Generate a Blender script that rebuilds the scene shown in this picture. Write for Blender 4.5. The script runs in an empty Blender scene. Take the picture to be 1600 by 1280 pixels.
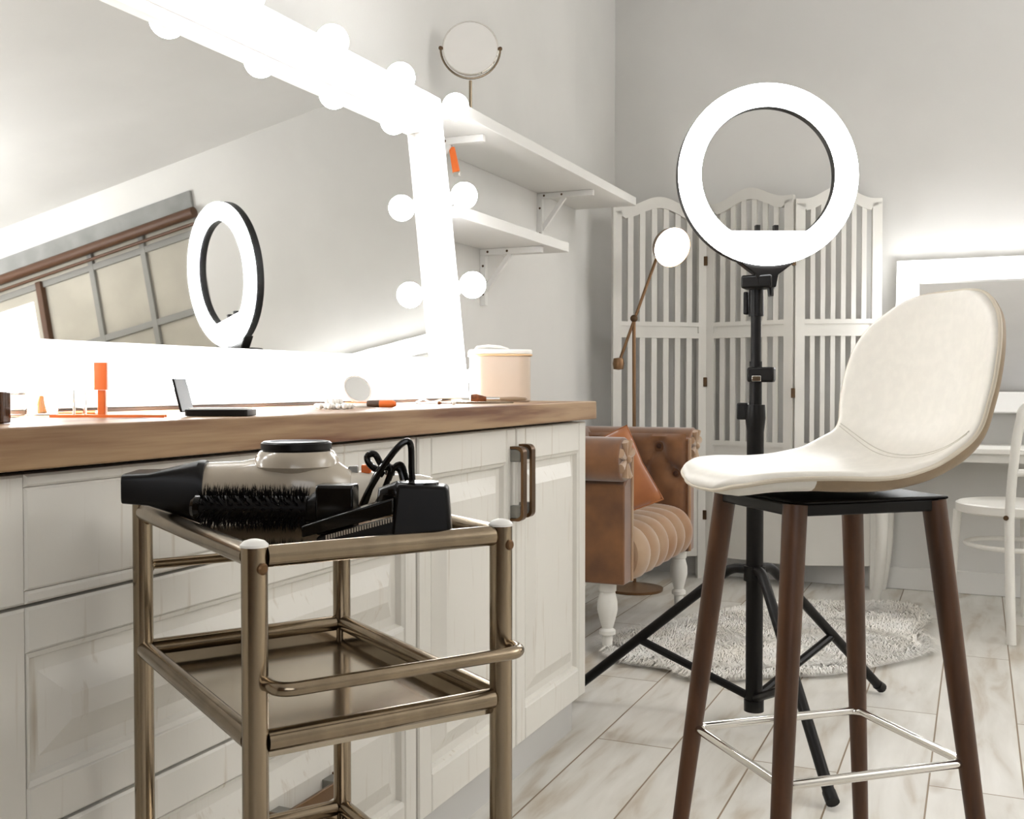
import bpy, bmesh, math, random
from mathutils import Vector, Matrix
random.seed(7)
PI = math.pi
SC = bpy.context.scene
COL = SC.collection

# ------------------------------------------------------------------ camera
cam_d = bpy.data.cameras.new('camera')
cam = bpy.data.objects.new('camera', cam_d)
COL.objects.link(cam)
cam_d.sensor_fit = 'HORIZONTAL'
cam_d.sensor_width = 36.0
cam_d.lens = 36.0 * 1650 / 1600
cam_d.clip_start = 0.02
cam.location = (0, 0, 0.92)
cam.rotation_euler = (math.radians(90 - 1.38), 0, math.radians(23.8))
SC.camera = cam

# ------------------------------------------------------------------ world, exposure
SC.view_settings.view_transform = 'Standard'
SC.view_settings.look = 'None'
SC.view_settings.gamma = 1.0
SC.view_settings.use_curve_mapping = False
SC.view_settings.exposure = 1.74
w = bpy.data.worlds.new('world'); SC.world = w; w.use_nodes = True
w.node_tree.nodes['Background'].inputs[0].default_value = (0.9, 0.94, 1.0, 1)
w.node_tree.nodes['Background'].inputs[1].default_value = 0.4

BULB_E, RING_E, VAN_E, LAMP_E, SOFT_E = 12.0, 6.5, 9.0, 12.0, 1.0

def area(name, loc, rot, sx, sy, power, col):
    l = bpy.data.lights.new(name, 'AREA'); l.shape = 'RECTANGLE'; l.size = sx; l.size_y = sy
    l.energy = power; l.color = col
    o = bpy.data.objects.new(name, l); COL.objects.link(o)
    o.location = loc; o.rotation_euler = rot
    
    return o
# added fill light from behind the camera; the near wall has no window
area('near_fill_light', (1.6, -1.9, 1.75), (math.radians(90), 0, 0), 2.6, 1.5, 10, (0.96, 1.0, 1.06))
# added unseen fill out to the right, aimed up to bounce off the ceiling
area('bounce_fill_light', (3.2, 2.9, 1.9), (math.radians(180), 0, 0), 1.0, 1.0, 56, (0.985, 1.0, 1.035))

# ------------------------------------------------------------------ materials
MATS = {}
def srgb(c):
    f = lambda v: v / 12.92 if v <= 0.04045 else ((v + 0.055) / 1.055) ** 2.4
    return tuple(f(x / 255.0) for x in c) + (1,)
def mat(name, rgb, rough=0.5, metal=0.0, emit=0.0, trans=0.0, ior=1.45, var=0.0, scale=8.0, bump=0.0,
        stretch=(1, 1, 1), rgb2=None, thr=(0.4, 0.65), coat=0.0, alpha=1.0, sheen=0.0, spec=0.5, detail=4.0, bscale=None):
    m = bpy.data.materials.new(name); m.use_nodes = True
    nt = m.node_tree; b = nt.nodes['Principled BSDF']
    b.inputs['Base Color'].default_value = srgb(rgb)
    b.inputs['Roughness'].default_value = rough
    b.inputs['Metallic'].default_value = metal
    b.inputs['IOR'].default_value = ior
    b.inputs['Transmission Weight'].default_value = trans
    b.inputs['Coat Weight'].default_value = coat
    b.inputs['Alpha'].default_value = alpha
    b.inputs['Sheen Weight'].default_value = sheen
    b.inputs['Specular IOR Level'].default_value = spec
    if emit:
        b.inputs['Emission Color'].default_value = srgb(rgb)
        b.inputs['Emission Strength'].default_value = emit
    if var or bump or rgb2:
        tc = nt.nodes.new('ShaderNodeTexCoord'); mp = nt.nodes.new('ShaderNodeMapping')
        mp.inputs['Scale'].default_value = stretch
        nt.links.new(tc.outputs['Object'], mp.inputs['Vector'])
        n = nt.nodes.new('ShaderNodeTexNoise'); n.inputs['Scale'].default_value = scale; n.inputs['Detail'].default_value = detail
        nt.links.new(mp.outputs['Vector'], n.inputs['Vector'])
        r = nt.nodes.new('ShaderNodeValToRGB')
        r.color_ramp.elements[0].position = thr[0]; r.color_ramp.elements[1].position = thr[1]
        c2 = rgb2 if rgb2 else tuple(max(0, x * (1 - var)) for x in rgb)
        r.color_ramp.elements[0].color = srgb(c2); r.color_ramp.elements[1].color = srgb(rgb)
        nt.links.new(n.outputs['Fac'], r.inputs['Fac'])
        nt.links.new(r.outputs['Color'], b.inputs['Base Color'])
        if bump:
            src = n
            if bscale:
                src = nt.nodes.new('ShaderNodeTexNoise'); src.inputs['Scale'].default_value = bscale
                nt.links.new(tc.outputs['Object'], src.inputs['Vector'])
            bp = nt.nodes.new('ShaderNodeBump'); bp.inputs['Strength'].default_value = bump; bp.inputs['Distance'].default_value = 0.002
            nt.links.new(src.outputs['Fac'], bp.inputs['Height']); nt.links.new(bp.outputs['Normal'], b.inputs['Normal'])
    MATS[name] = m
    return m

M_wall = mat('wall_paint', (222, 220, 215), 0.9, var=0.03, scale=1.5, bump=0.12, bscale=90)
M_ceil = mat('ceiling_paint', (214, 212, 208), 0.9, var=0.02, scale=2)
M_trim = mat('trim_paint', (225, 223, 218), 0.6)
M_cab = mat('cabinet_paint', (220, 216, 207), 0.42, rgb2=(196, 186, 170), scale=5, stretch=(16, 16, 0.9), thr=(0.22, 0.40), bump=0.08, detail=8)
M_kick = mat('plinth_paint', (196, 194, 190), 0.5)
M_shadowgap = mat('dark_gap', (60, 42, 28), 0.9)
M_counter_edge = mat('countertop_wood', (158, 128, 94), 0.42, rgb2=(104, 62, 30), scale=2.6, stretch=(12, 0.8, 15), thr=(0.36, 0.60), bump=0.08, detail=8)
M_mirror = mat('mirror_glass', (238, 238, 236), 0.015, metal=1.0)
M_frame = mat('mirror_frame_paint', (246, 245, 242), 0.4)
M_socket = mat('bulb_socket', (225, 222, 215), 0.5)
M_bulb = mat('bulb_glow', (252, 253, 255), 0.4, emit=BULB_E)
M_ring = mat('ring_diffuser', (250, 253, 255), 0.5, emit=RING_E)
M_van = mat('vanity_bulb', (250, 252, 255), 0.5, emit=VAN_E)
M_lampb = mat('lamp_bulb', (255, 250, 240), 0.5, emit=LAMP_E)
M_soft = mat('softbox_cloth', (255, 250, 244), 0.6, emit=SOFT_E)
M_steel = mat('brushed_steel', (158, 142, 120), 0.20, metal=1.0, var=0.10, scale=30, stretch=(1, 1, 0.1))
M_tray = mat('tray_steel', (190, 178, 160), 0.13, metal=1.0, var=0.12, scale=5)
M_chrome = mat('chrome', (225, 222, 216), 0.07, metal=1.0)
M_bronze = mat('handle_bronze', (108, 82, 58), 0.32, metal=0.9)
M_handlegrey = mat('handle_plate', (140, 138, 132), 0.4, metal=0.6)
M_black = mat('black_plastic', (11, 8, 6), 0.36, spec=0.28)
M_blackm = mat('black_satin_metal', (12, 9, 7), 0.40, spec=0.25)
M_blackgl = mat('black_gloss', (10, 8, 6), 0.14, spec=0.4)
M_grey = mat('grey_plastic', (168, 158, 142), 0.25, coat=0.4)
M_greyl = mat('light_grey_plastic', (206, 198, 184), 0.25, coat=0.4)
M_wdark = mat('dark_reflection_wall', (104, 82, 60), 0.8, var=0.15, scale=3)  # near wall tone invented so steel and black objects reflect something dark
M_dryer = mat('dryer_shell', (176, 164, 146), 0.22, coat=0.4)
M_white = mat('white_plastic', (232, 229, 222), 0.4)
M_orange = mat('orange_plastic', (226, 112, 48), 0.4)
M_leather = mat('cream_leather', (226, 221, 210), 0.45, var=0.02, scale=60, bump=0.05, bscale=500)
M_leather2 = mat('cream_leather_piping', (205, 194, 174), 0.5)
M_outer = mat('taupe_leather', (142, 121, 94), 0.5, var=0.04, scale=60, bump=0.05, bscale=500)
M_thread = mat('seam_thread', (196, 190, 176), 0.7)
M_walnut = mat('walnut_wood', (88, 55, 30), 0.42, rgb2=(56, 34, 18), scale=7, stretch=(6, 6, 0.6), thr=(0.3, 0.7), detail=8)
M_velvet = mat('brown_velvet', (132, 86, 46), 0.75, rgb2=(92, 57, 30), scale=9, thr=(0.3, 0.7), sheen=0.6)
M_velvet2 = mat('taupe_velvet', (182, 158, 130), 0.7, rgb2=(160, 118, 82), scale=5, thr=(0.3, 0.7), sheen=0.6)
M_button = mat('velvet_button', (70, 42, 26), 0.8)
M_pillow = mat('orange_velvet', (172, 104, 50), 0.7, rgb2=(150, 86, 40), scale=9, thr=(0.3, 0.7), sheen=0.5)
M_whitew = mat('white_painted_wood', (228, 225, 217), 0.4, var=0.02, scale=6)
M_screen = mat('screen_paint', (224, 221, 213), 0.5, var=0.02, scale=5)
M_hinge = mat('old_brass', (92, 72, 52), 0.4, metal=0.8)
M_lampm = mat('bronze_lamp_metal', (128, 98, 70), 0.35, metal=0.8)
M_fur = mat('rug_fur', (246, 243, 237), 0.85, rgb2=(232, 226, 215), scale=6, thr=(0.3, 0.6))
M_glass = mat('clear_glass', (250, 250, 248), 0.03, trans=1.0, ior=1.45)
M_acryl = mat('clear_acrylic', (250, 246, 238), 0.05, trans=0.95, ior=1.3)
M_amber = mat('amber_liquid', (216, 140, 70), 0.2)
M_darkglass = mat('brown_bottle_glass', (70, 40, 20), 0.1, coat=0.5)
M_pearl = mat('pearl', (244, 240, 232), 0.25, coat=0.5)
M_case = mat('blush_vinyl', (206, 188, 168), 0.28, coat=0.3, var=0.04, scale=5)
M_casezip = mat('case_piping', (232, 196, 150), 0.4)
M_brist = mat('makeup_brush_hair', (150, 84, 40), 0.8, rgb2=(60, 32, 16), scale=60, thr=(0.3, 0.7))
M_blackbr = mat('black_bristle', (12, 9, 7), 0.5, spec=0.2)
M_blush = mat('blush_powder', (224, 132, 72), 0.7)
M_rod = mat('rod_wood', (84, 54, 32), 0.5)
M_shade = mat('grey_linen', (150, 150, 146), 0.9, var=0.1, scale=6)
M_shade2 = mat('beige_blind_cloth', (186, 180, 166), 0.9, var=0.06, scale=3)
M_muntin = mat('grey_window_wood', (140, 138, 132), 0.6)
M_darkrub = mat('dark_rubber', (72, 52, 36), 0.6)

def floor_mat():
    m = bpy.data.materials.new('whitewashed_planks'); m.use_nodes = True
    nt = m.node_tree; b = nt.nodes['Principled BSDF']; N = nt.nodes.new; L = nt.links.new
    tc = N('ShaderNodeTexCoord')
    mp = N('ShaderNodeMapping'); mp.inputs['Rotation'].default_value = (0, 0, math.radians(90)); mp.inputs['Location'].default_value = (0.0, -0.105, 0)
    L(tc.outputs['Object'], mp.inputs['Vector'])
    br = N('ShaderNodeTexBrick'); br.offset = 0.44; br.inputs['Scale'].default_value = 1.0
    br.inputs['Brick Width'].default_value = 1.29; br.inputs['Row Height'].default_value = 0.2
    br.inputs['Mortar Size'].default_value = 0.0022; br.inputs['Mortar Smooth'].default_value = 0.2
    br.inputs['Color1'].default_value = (0.25, 0.25, 0.25, 1); br.inputs['Color2'].default_value = (0.75, 0.75, 0.75, 1)
    br.inputs['Mortar'].default_value = (0, 0, 0, 1)
    L(mp.outputs['Vector'], br.inputs['Vector'])
    st = N('ShaderNodeMapping'); st.inputs['Scale'].default_value = (9, 1.6, 1)
    L(tc.outputs['Object'], st.inputs['Vector'])
    add = N('ShaderNodeVectorMath'); add.operation = 'ADD'
    L(st.outputs['Vector'], add.inputs[0])
    sc = N('ShaderNodeVectorMath'); sc.operation = 'SCALE'; sc.inputs['Scale'].default_value = 7.0
    L(br.outputs['Color'], sc.inputs[0]); L(sc.outputs['Vector'], add.inputs[1])
    n1 = N('ShaderNodeTexNoise'); n1.inputs['Scale'].default_value = 1.6; n1.inputs['Detail'].default_value = 9; n1.inputs['Distortion'].default_value = 0.5
    L(add.outputs['Vector'], n1.inputs['Vector'])
    r1 = N('ShaderNodeValToRGB'); e = r1.color_ramp.elements
    e[0].position = 0.27; e[0].color = srgb((176, 162, 142)); e[1].position = 0.47; e[1].color = srgb((209, 205, 196))
    e2 = r1.color_ramp.elements.new(0.7); e2.color = srgb((224, 221, 214))
    L(n1.outputs['Fac'], r1.inputs['Fac'])
    # knots
    k = N('ShaderNodeMapping'); k.inputs['Scale'].default_value = (5.5, 2.4, 1); L(tc.outputs['Object'], k.inputs['Vector'])
    vo = N('ShaderNodeTexVoronoi'); vo.inputs['Scale'].default_value = 1.0; L(k.outputs['Vector'], vo.inputs['Vector'])
    rk = N('ShaderNodeValToRGB'); rk.color_ramp.elements[0].position = 0.03; rk.color_ramp.elements[1].position = 0.16
    rk.color_ramp.elements[0].color = srgb((170, 148, 120)); rk.color_ramp.elements[1].color = (1, 1, 1, 1)
    L(vo.outputs['Distance'], rk.inputs['Fac'])
    mk = N('ShaderNodeMixRGB'); mk.blend_type = 'MULTIPLY'; mk.inputs['Fac'].default_value = 0.75
    L(r1.outputs['Color'], mk.inputs[1]); L(rk.outputs['Color'], mk.inputs[2])
    mx = N('ShaderNodeMixRGB'); mx.inputs[2].default_value = srgb((132, 112, 86))
    L(br.outputs['Fac'], mx.inputs['Fac']); L(mk.outputs['Color'], mx.inputs[1])
    L(mx.outputs['Color'], b.inputs['Base Color'])
    b.inputs['Roughness'].default_value = 0.42
    bp = N('ShaderNodeBump'); bp.inputs['Strength'].default_value = 0.35; bp.inputs['Distance'].default_value = 0.002; bp.invert = True
    L(br.outputs['Fac'], bp.inputs['Height']); L(bp.outputs['Normal'], b.inputs['Normal'])
    return m
M_floor = floor_mat()

# ------------------------------------------------------------------ mesh builder
MW = {}
class MB:
    def __init__(s): s.v = []; s.f = []
    def add(s, vs, fs):
        o = len(s.v); s.v += [tuple(x) for x in vs]; s.f += [tuple(i + o for i in f) for f in fs]; return s
    def box(s, x0, x1, y0, y1, z0, z1, M=None):
        vs = [Vector((x, y, z)) for x in (x0, x1) for y in (y0, y1) for z in (z0, z1)]
        if M: vs = [M @ v for v in vs]
        fs = [(0, 1, 3, 2), (4, 6, 7, 5), (0, 4, 5, 1), (2, 3, 7, 6), (0, 2, 6, 4), (1, 5, 7, 3)]
        return s.add(vs, fs)
    def tube(s, pts, r, seg=14, closed=False, squash=1.0):
        pts = [Vector(p) for p in pts]; n = len(pts)
        rs = r if isinstance(r, (list, tuple)) else [r] * n
        T = []
        for i in range(n):
            if closed: t = pts[(i + 1) % n] - pts[i - 1]
            else: t = pts[min(i + 1, n - 1)] - pts[max(i - 1, 0)]
            T.append(t.normalized())
        a = Vector((0, 0, 1)) if abs(T[0].z) < 0.9 else Vector((1, 0, 0))
        u = (a - T[0] * a.dot(T[0])).normalized(); vs = []
        for i in range(n):
            u = (u - T[i] * u.dot(T[i])).normalized(); w_ = T[i].cross(u)
            for k in range(seg):
                an = 2 * PI * k / seg
                vs.append(pts[i] + (u * math.cos(an) + w_ * math.sin(an) * squash) * rs[i])
        fs = []
        for i in range(n if closed else n - 1):
            j = (i + 1) % n
            for k in range(seg):
                k2 = (k + 1) % seg
                fs.append((i * seg + k, i * seg + k2, j * seg + k2, j * seg + k))
        if not closed:
            fs.append(tuple(range(seg - 1, -1, -1))); fs.append(tuple((n - 1) * seg + k for k in range(seg)))
        return s.add(vs, fs)
    def lathe(s, prof, M=None, seg=32, closed=False):
        M = M or Matrix(); vs = []; fs = []; n = len(prof)
        for (r, z) in prof:
            for k in range(seg):
                an = 2 * PI * k / seg; vs.append(M @ Vector((max(r, 1e-5) * math.cos(an), max(r, 1e-5) * math.sin(an), z)))
        for i in range(n if closed else n - 1):
            j = (i + 1) % n
            for k in range(seg):
                k2 = (k + 1) % seg; fs.append((i * seg + k, i * seg + k2, j * seg + k2, j * seg + k))
        if not closed:
            fs.append(tuple(range(seg - 1, -1, -1))); fs.append(tuple((n - 1) * seg + k for k in range(seg)))
        return s.add(vs, fs)
    def ball(s, c, r, seg=18, sc=(1, 1, 1)):
        n = seg // 2; prof = [(r * math.sin(PI * i / n), -r * math.cos(PI * i / n)) for i in range(n + 1)]
        return s.lathe(prof, Matrix.Translation(c) @ Matrix.Diagonal((*sc, 1)), seg)
    def prism(s, outline, t0, t1, M=None):
        # outline in (a, b); extruded along c from t0 to t1;  M maps (a,b,c)
        M = M or Matrix(); n = len(outline)
        vs = [M @ Vector((a, b, t0)) for a, b in outline] + [M @ Vector((a, b, t1)) for a, b in outline]
        fs = [tuple(range(n - 1, -1, -1)), tuple(range(n, 2 * n))] + [(i, (i + 1) % n, n + (i + 1) % n, n + i) for i in range(n)]
        return s.add(vs, fs)
    def grid(s, P, closed_u=False):
        nu = len(P); nv = len(P[0]); vs = [p for row in P for p in row]; fs = []
        for i in range(nu if closed_u else nu - 1):
            for j in range(nv - 1):
                i2 = (i + 1) % nu
                fs.append((i * nv + j, i2 * nv + j, i2 * nv + j + 1, i * nv + j + 1))
        return s.add(vs, fs)
    def build(s, name, m, parent=None, world=False, bevel=0.0, bseg=2, angle=35, subsurf=0, kind=None, label=None, loc=None, merge=False):
        vs = s.v
        base = Matrix()
        if parent is not None: base = MW[parent.name]
        if loc is not None: base = Matrix.Translation(loc)
        if world or loc is not None:
            inv = base.inverted(); vs = [inv @ Vector(v) for v in vs]
        me = bpy.data.meshes.new(name); me.from_pydata([tuple(v) for v in vs], [], s.f)
        bm = bmesh.new(); bm.from_mesh(me)
        if merge: bmesh.ops.remove_doubles(bm, verts=bm.verts, dist=1e-5)
        bmesh.ops.recalc_face_normals(bm, faces=bm.faces); bm.to_mesh(me); bm.free()
        me.materials.append(m)
        me.polygons.foreach_set('use_smooth', [True] * len(me.polygons))
        me.set_sharp_from_angle(angle=math.radians(angle))
        o = bpy.data.objects.new(name, me); COL.objects.link(o)
        if parent is not None: o.parent = parent; MW[o.name] = base
        else:
            MW[o.name] = base
            if loc is not None: o.location = loc
        if bevel:
            b = o.modifiers.new('bevel', 'BEVEL'); b.width = bevel; b.segments = bseg; b.limit_method = 'ANGLE'; b.angle_limit = math.radians(30)
            b.harden_normals = False
        if subsurf:
            b = o.modifiers.new('subsurf', 'SUBSURF'); b.levels = subsurf; b.render_levels = subsurf
        if kind: o['kind'] = kind
        if label: o['label'] = label
        return o

def thing(name, label, cat, loc=(0, 0, 0), rz=0.0, group=None):
    o = bpy.data.objects.new(name, None); COL.objects.link(o)
    o.location = loc; o.rotation_euler = (0, 0, rz); o['label'] = label; o['category'] = cat
    if group: o['group'] = group
    o.empty_display_size = 0.1
    MW[o.name] = Matrix.Translation(loc) @ Matrix.Rotation(rz, 4, 'Z')
    return o
def tag(o, label, cat, group=None):
    o['label'] = label; o['category'] = cat
    if group: o['group'] = group
    return o
def struct(name, mb, m, **k):
    o = mb.build(name, m, **k); o['kind'] = 'structure'; return o
def copy_tree(o, parent=None):
    c = o.copy(); COL.objects.link(c); c.parent = parent
    MW[c.name] = MW[o.name]
    for ch in [x for x in bpy.data.objects if x.parent == o]: copy_tree(ch, c)
    return c
def arc(cx, cy, r, a0, a1, n):
    return [(cx + r * math.cos(math.radians(a0 + (a1 - a0) * i / n)), cy + r * math.sin(math.radians(a0 + (a1 - a0) * i / n))) for i in range(n + 1)]
def rrect(w, h, r, n=5):
    return arc(w / 2 - r, h / 2 - r, r, 0, 90, n) + arc(-w / 2 + r, h / 2 - r, r, 90, 180, n) + arc(-w / 2 + r, -h / 2 + r, r, 180, 270, n) + arc(w / 2 - r, -h / 2 + r, r, 270, 360, n)
def fillet(pts, r, n=5):
    # round the inner corners of an open polyline
    pts = [Vector(p) for p in pts]; out = [pts[0]]
    for i in range(1, len(pts) - 1):
        a = (pts[i - 1] - pts[i]); b = (pts[i + 1] - pts[i])
        rr = min(r, a.length * 0.48, b.length * 0.48)
        p0 = pts[i] + a.normalized() * rr; p1 = pts[i] + b.normalized() * rr
        for k in range(n + 1):
            t = k / n; out.append(p0 * (1 - t) ** 2 + pts[i] * 2 * t * (1 - t) + p1 * t * t)
    out.append(pts[-1]); return out
CY = math.radians(23.8)
def cw(lat, dep, z=0.0):   # a point given across and away from the spot where one stands at the origin
    return Vector((math.cos(CY) * lat - math.sin(CY) * dep, math.sin(CY) * lat + math.cos(CY) * dep, z))

# ================================================================== SETTING
XL, XR2, YF, YN, XR, CZ = -1.62, -1.66, 5.03, -2.0, 4.4, 2.868
struct('floor', MB().box(XR2 - 0.1, XR + 0.1, YN - 0.1, YF + 0.1, -0.1, 0), M_floor)
struct('ceiling', MB().box(XR2 - 0.1, XR + 0.1, YN - 0.1, YF + 0.1, CZ, CZ + 0.1), M_ceil)
struct('wall_left', MB().box(XL - 0.14, XL, YN, 4.36, 0, CZ), M_wall)
struct('wall_left_corner', MB().box(XR2 - 0.1, XR2, 4.36, YF, 0, CZ), M_wall)
struct('wall_far', MB().box(XR2 - 0.1, 1.335, YF, YF + 0.1, 0, CZ).box(1.335, 4.02, YF, YF + 0.1, 0, 0.9).box(1.335, 4.02, YF, YF + 0.1, 2.67, CZ)
       .box(4.02, XR + 0.1, YF, YF + 0.1, 0, CZ), M_wall)
struct('wall_right', MB().box(XR, XR + 0.1, YN, YF, 0, CZ), M_wall)
struct('wall_near', MB().box(XR2 - 0.1, XR + 0.1, YN - 0.1, YN, 0, CZ), M_wdark)
struct('baseboard_far', MB().box(-0.75, XR, YF - 0.014, YF, 0, 0.10), M_trim, bevel=0.003)
struct('baseboard_left', MB().box(XL, XL + 0.012, 2.62, 4.36, 0, 0.09), M_trim, bevel=0.003)
# window in the far wall, right of the frame, seen in the big mirror
win = thing('window_1', 'wide window with grey pelmet and beige blind', 'window', (2.7, YF, 0.9)); win['kind'] = 'structure'; del win['label']; del win['category']
MB().box(1.335, 4.02, YF + 0.04, YF + 0.07, 0.9, 2.67).build('blind_cloth', M_shade2, win, world=True)
MB().box(1.335, 4.02, YF - 0.02, YF + 0.03, 2.555, 2.67).build('pelmet', M_shade, win, world=True, bevel=0.004)
MB().box(2.655, 2.70, YF + 0.0, YF + 0.05, 0.9, 2.45).build('mullion', M_rod, win, world=True, bevel=0.003)
for x in (1.355, 1.80, 2.23, 3.12, 3.56, 4.0): MB().box(x - 0.02, x + 0.02, YF + 0.02, YF + 0.05, 0.9, 2.555).build('muntin', M_muntin, win, world=True, bevel=0.002)
for z in (0.92, 1.97, 2.43): MB().box(1.335, 4.02, YF + 0.022, YF + 0.048, z - 0.02, z + 0.02).build('muntin', M_muntin, win, world=True, bevel=0.002)
MB().tube([(1.32, YF - 0.03, 2.53), (4.05, YF - 0.03, 2.53)], 0.032).build('curtain_rod', M_rod, win, world=True)
MB().tube([(1.33, YF - 0.03, 2.462), (4.04, YF - 0.03, 2.462)], 0.010).build('curtain_rod', M_rod, win, world=True)

# ================================================================== CABINETS
CF = -0.942            # front plane of doors
def rings(mb, y0, y1, z0, z1, rr, M=None):
    # rr: list of (inset, x) nested rectangles, last is filled
    pv = []
    for (d, x) in rr:
        pv.append([Vector((x, y0 + d, z0 + d)), Vector((x, y1 - d, z0 + d)), Vector((x, y1 - d, z1 - d)), Vector((x, y0 + d, z1 - d))])
    vs = [p for q in pv for p in q]; fs = []
    for i in range(len(pv) - 1):
        for k in range(4):
            k2 = (k + 1) % 4; fs.append((i * 4 + k, i * 4 + k2, i * 4 + 4 + k2, i * 4 + 4 + k))
    n = (len(pv) - 1) * 4; fs.append((n, n + 1, n + 2, n + 3)); fs.append((3, 2, 1, 0))
    mb.add(vs, fs)
def front(name, parent, y0, y1, z0, z1, stile=0.043, rail=0.055, raised=True):
    mb = MB(); xb, xf = CF - 0.02, CF; g = 0.0006
    def piece(a, b, c, d):
        rings(mb, a, b, c, d, [(0, xb), (0, xf - 0.003), (0.003, xf)])
    piece(y0, y0 + stile, z0, z1); piece(y1 - stile, y1, z0, z1)
    ya, yb = y0 + stile + g, y1 - stile - g
    piece(ya, yb, z1 - rail, z1); piece(ya, yb, z0, z0 + rail)
    if raised:
        rings(mb, ya, yb, z0 + rail, z1 - rail, [(0, xb), (0, xf - 0.001), (0.006, xf - 0.004), (0.010, xf - 0.014), (0.026, xf - 0.014), (0.060, xf + 0.001), (0.062, xf + 0.001)])
    else:
        rings(mb, ya, yb, z0 + rail + g, z1 - rail - g, [(0, xb), (0, xf - 0.003), (0.003, xf - 0.0005)])
    return mb.build(name, M_cab, parent, world=True, angle=20)
def bar_handle(parent, c, length, vertical=True):
    # flat D-shaped pull: two grey plates and a bronze bar between them
    x0 = CF; L2 = length / 2
    a, b, z = c
    R_ = 0.014
    prof = [(-L2, 0.0), (-L2, 0.032 - R_)] + [(-L2 + R_ - R_ * math.cos(math.radians(t)), 0.032 - R_ + R_ * math.sin(math.radians(t))) for t in range(15, 91, 15)]
    prof += [(-p, q) for p, q in reversed(prof)]
    inner = [(p * (1 - 0.006 / L2) if abs(p) > 0 else 0, max(q - 0.006, 0)) for p, q in prof]
    W = 0.011
    def P(s, o, wd):
        return (x0 + o, b + wd, z + s) if vertical else (x0 + o, b + s, z + wd)
    mb = MB(); vs = []; n = len(prof)
    for i in range(n):
        for (s_, o_) in (prof[i], inner[i]):
            for wd in (-W, W): vs.append(P(s_, o_, wd))
    fs = []
    for i in range(n - 1):
        k = i * 4; j = k + 4
        fs += [(k, j, j + 1, k + 1), (k + 2, k + 3, j + 3, j + 2), (k, k + 2, j + 2, j), (k + 1, j + 1, j + 3, k + 3)]
    fs += [(0, 1, 3, 2), ((n - 1) * 4, (n - 1) * 4 + 2, (n - 1) * 4 + 3, (n - 1) * 4 + 1)]
    mb.add(vs, fs)
    h = mb.build('handle', M_bronze, parent, world=True, bevel=0.0008, label='bronze bar handle on grey feet')
    for s0, s1 in ((-L2 + 0.0065, -L2 + 0.034), (L2 - 0.034, L2 - 0.0065)):
        mb = MB()
        if vertical: mb.box(x0, x0 + 0.024, b - 0.0085, b + 0.0085, z + s0, z + s1)
        else: mb.box(x0, x0 + 0.024, b + s0, b + s1, z - 0.0085, z + 0.0085)
        mb.build('handle_foot', M_handlegrey, h, world=True, bevel=0.001)
def carcass(parent, y0, y1):
    MB().box(XL + 0.002, CF - 0.021, y0, y1, 0.10, 0.822).build('body', M_cab, parent, world=True)
    MB().box(XL + 0.05, CF - 0.038, y0 + 0.0, y1 - 0.0, 0.0, 0.0995).build('plinth', M_kick, parent, world=True)
t = thing('drawer_cabinet', 'wide white cabinet of three drawers behind the steel trolley', 'cabinet', (-1.28, 1.243, 0))
carcass(t, 0.786, 1.700)
d1 = front('drawer', t, 0.787, 1.700, 0.6805, 0.822, rail=0.014, raised=False)
d2 = front('drawer', t, 0.787, 1.700, 0.4285, 0.6765, rail=0.05)
d3 = front('drawer', t, 0.787, 1.700, 0.104, 0.4245, rail=0.055)
bar_handle(d3, (0, 1.335, 0.287), 0.18, False)
t = thing('door_cabinet', 'white cabinet with two tall doors at the far end of the counter', 'cabinet', (-1.28, 2.16, 0))
carcass(t, 1.7035, 2.616)
dA = front('door', t, 1.709, 2.157, 0.104, 0.822, stile=0.05, rail=0.075)
dB = front('door', t, 2.162, 2.616, 0.104, 0.822, stile=0.05, rail=0.075)
bar_handle(dA, (0, 2.135, 0.70), 0.165, True)
bar_handle(dB, (0, 2.184, 0.703), 0.165, True)
t = thing('cabinet', 'white cabinet partly outside the left edge of the picture', 'cabinet', (-1.28, 0.4, 0))
carcass(t, -0.1, 0.783)
front('drawer', t, -0.1, 0.783, 0.6805, 0.822, rail=0.014, raised=False)
front('door', t, -0.1, 0.783, 0.104, 0.6765)
tag(MB().box(XL + 0.002, -0.914, -0.1, 2.622, 0.829, 0.875).build('countertop', M_counter_edge, bevel=0.0025, bseg=3),
    'thick brown wooden countertop over the white cabinets', 'countertop')
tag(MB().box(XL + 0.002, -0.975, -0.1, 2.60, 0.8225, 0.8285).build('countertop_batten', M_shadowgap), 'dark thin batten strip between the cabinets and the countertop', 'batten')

# ================================================================== BIG LIT MIRROR
TH = math.radians(6.0)
mt = thing('hollywood_mirror', 'large leaning mirror in a white frame lined with glowing round bulbs', 'mirror', (-1.30, 1.70, 0.8815))
MR = Matrix.Translation((-1.30, 0, 0.8815)) @ Matrix.Rotation(-TH, 4, 'Y')   # local: x out of the face, y along, z up the face
Y0, Y1, S1 = 0.76, 2.652, 0.845
mb = MB()
def mbox(mb, x0, x1, y0, y1, z0, z1): mb.box(x0, x1, y0, y1, z0, z1, MR)
mbox(mb, -0.05, 0, Y0, Y1, 0.0, 0.098); mbox(mb, -0.05, 0, Y0, Y1, S1 - 0.105, S1)
mbox(mb, -0.05, 0, Y0, Y0 + 0.10, 0.098, S1 - 0.105); mbox(mb, -0.05, 0, Y1 - 0.10, Y1, 0.098, S1 - 0.105)
mb.build('frame', M_frame, mt, world=True, bevel=0.002)
mb = MB()  # inner stepped lip
a0, a1, b0, b1 = Y0 + 0.10, Y1 - 0.10, 0.098, S1 - 0.105
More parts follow.
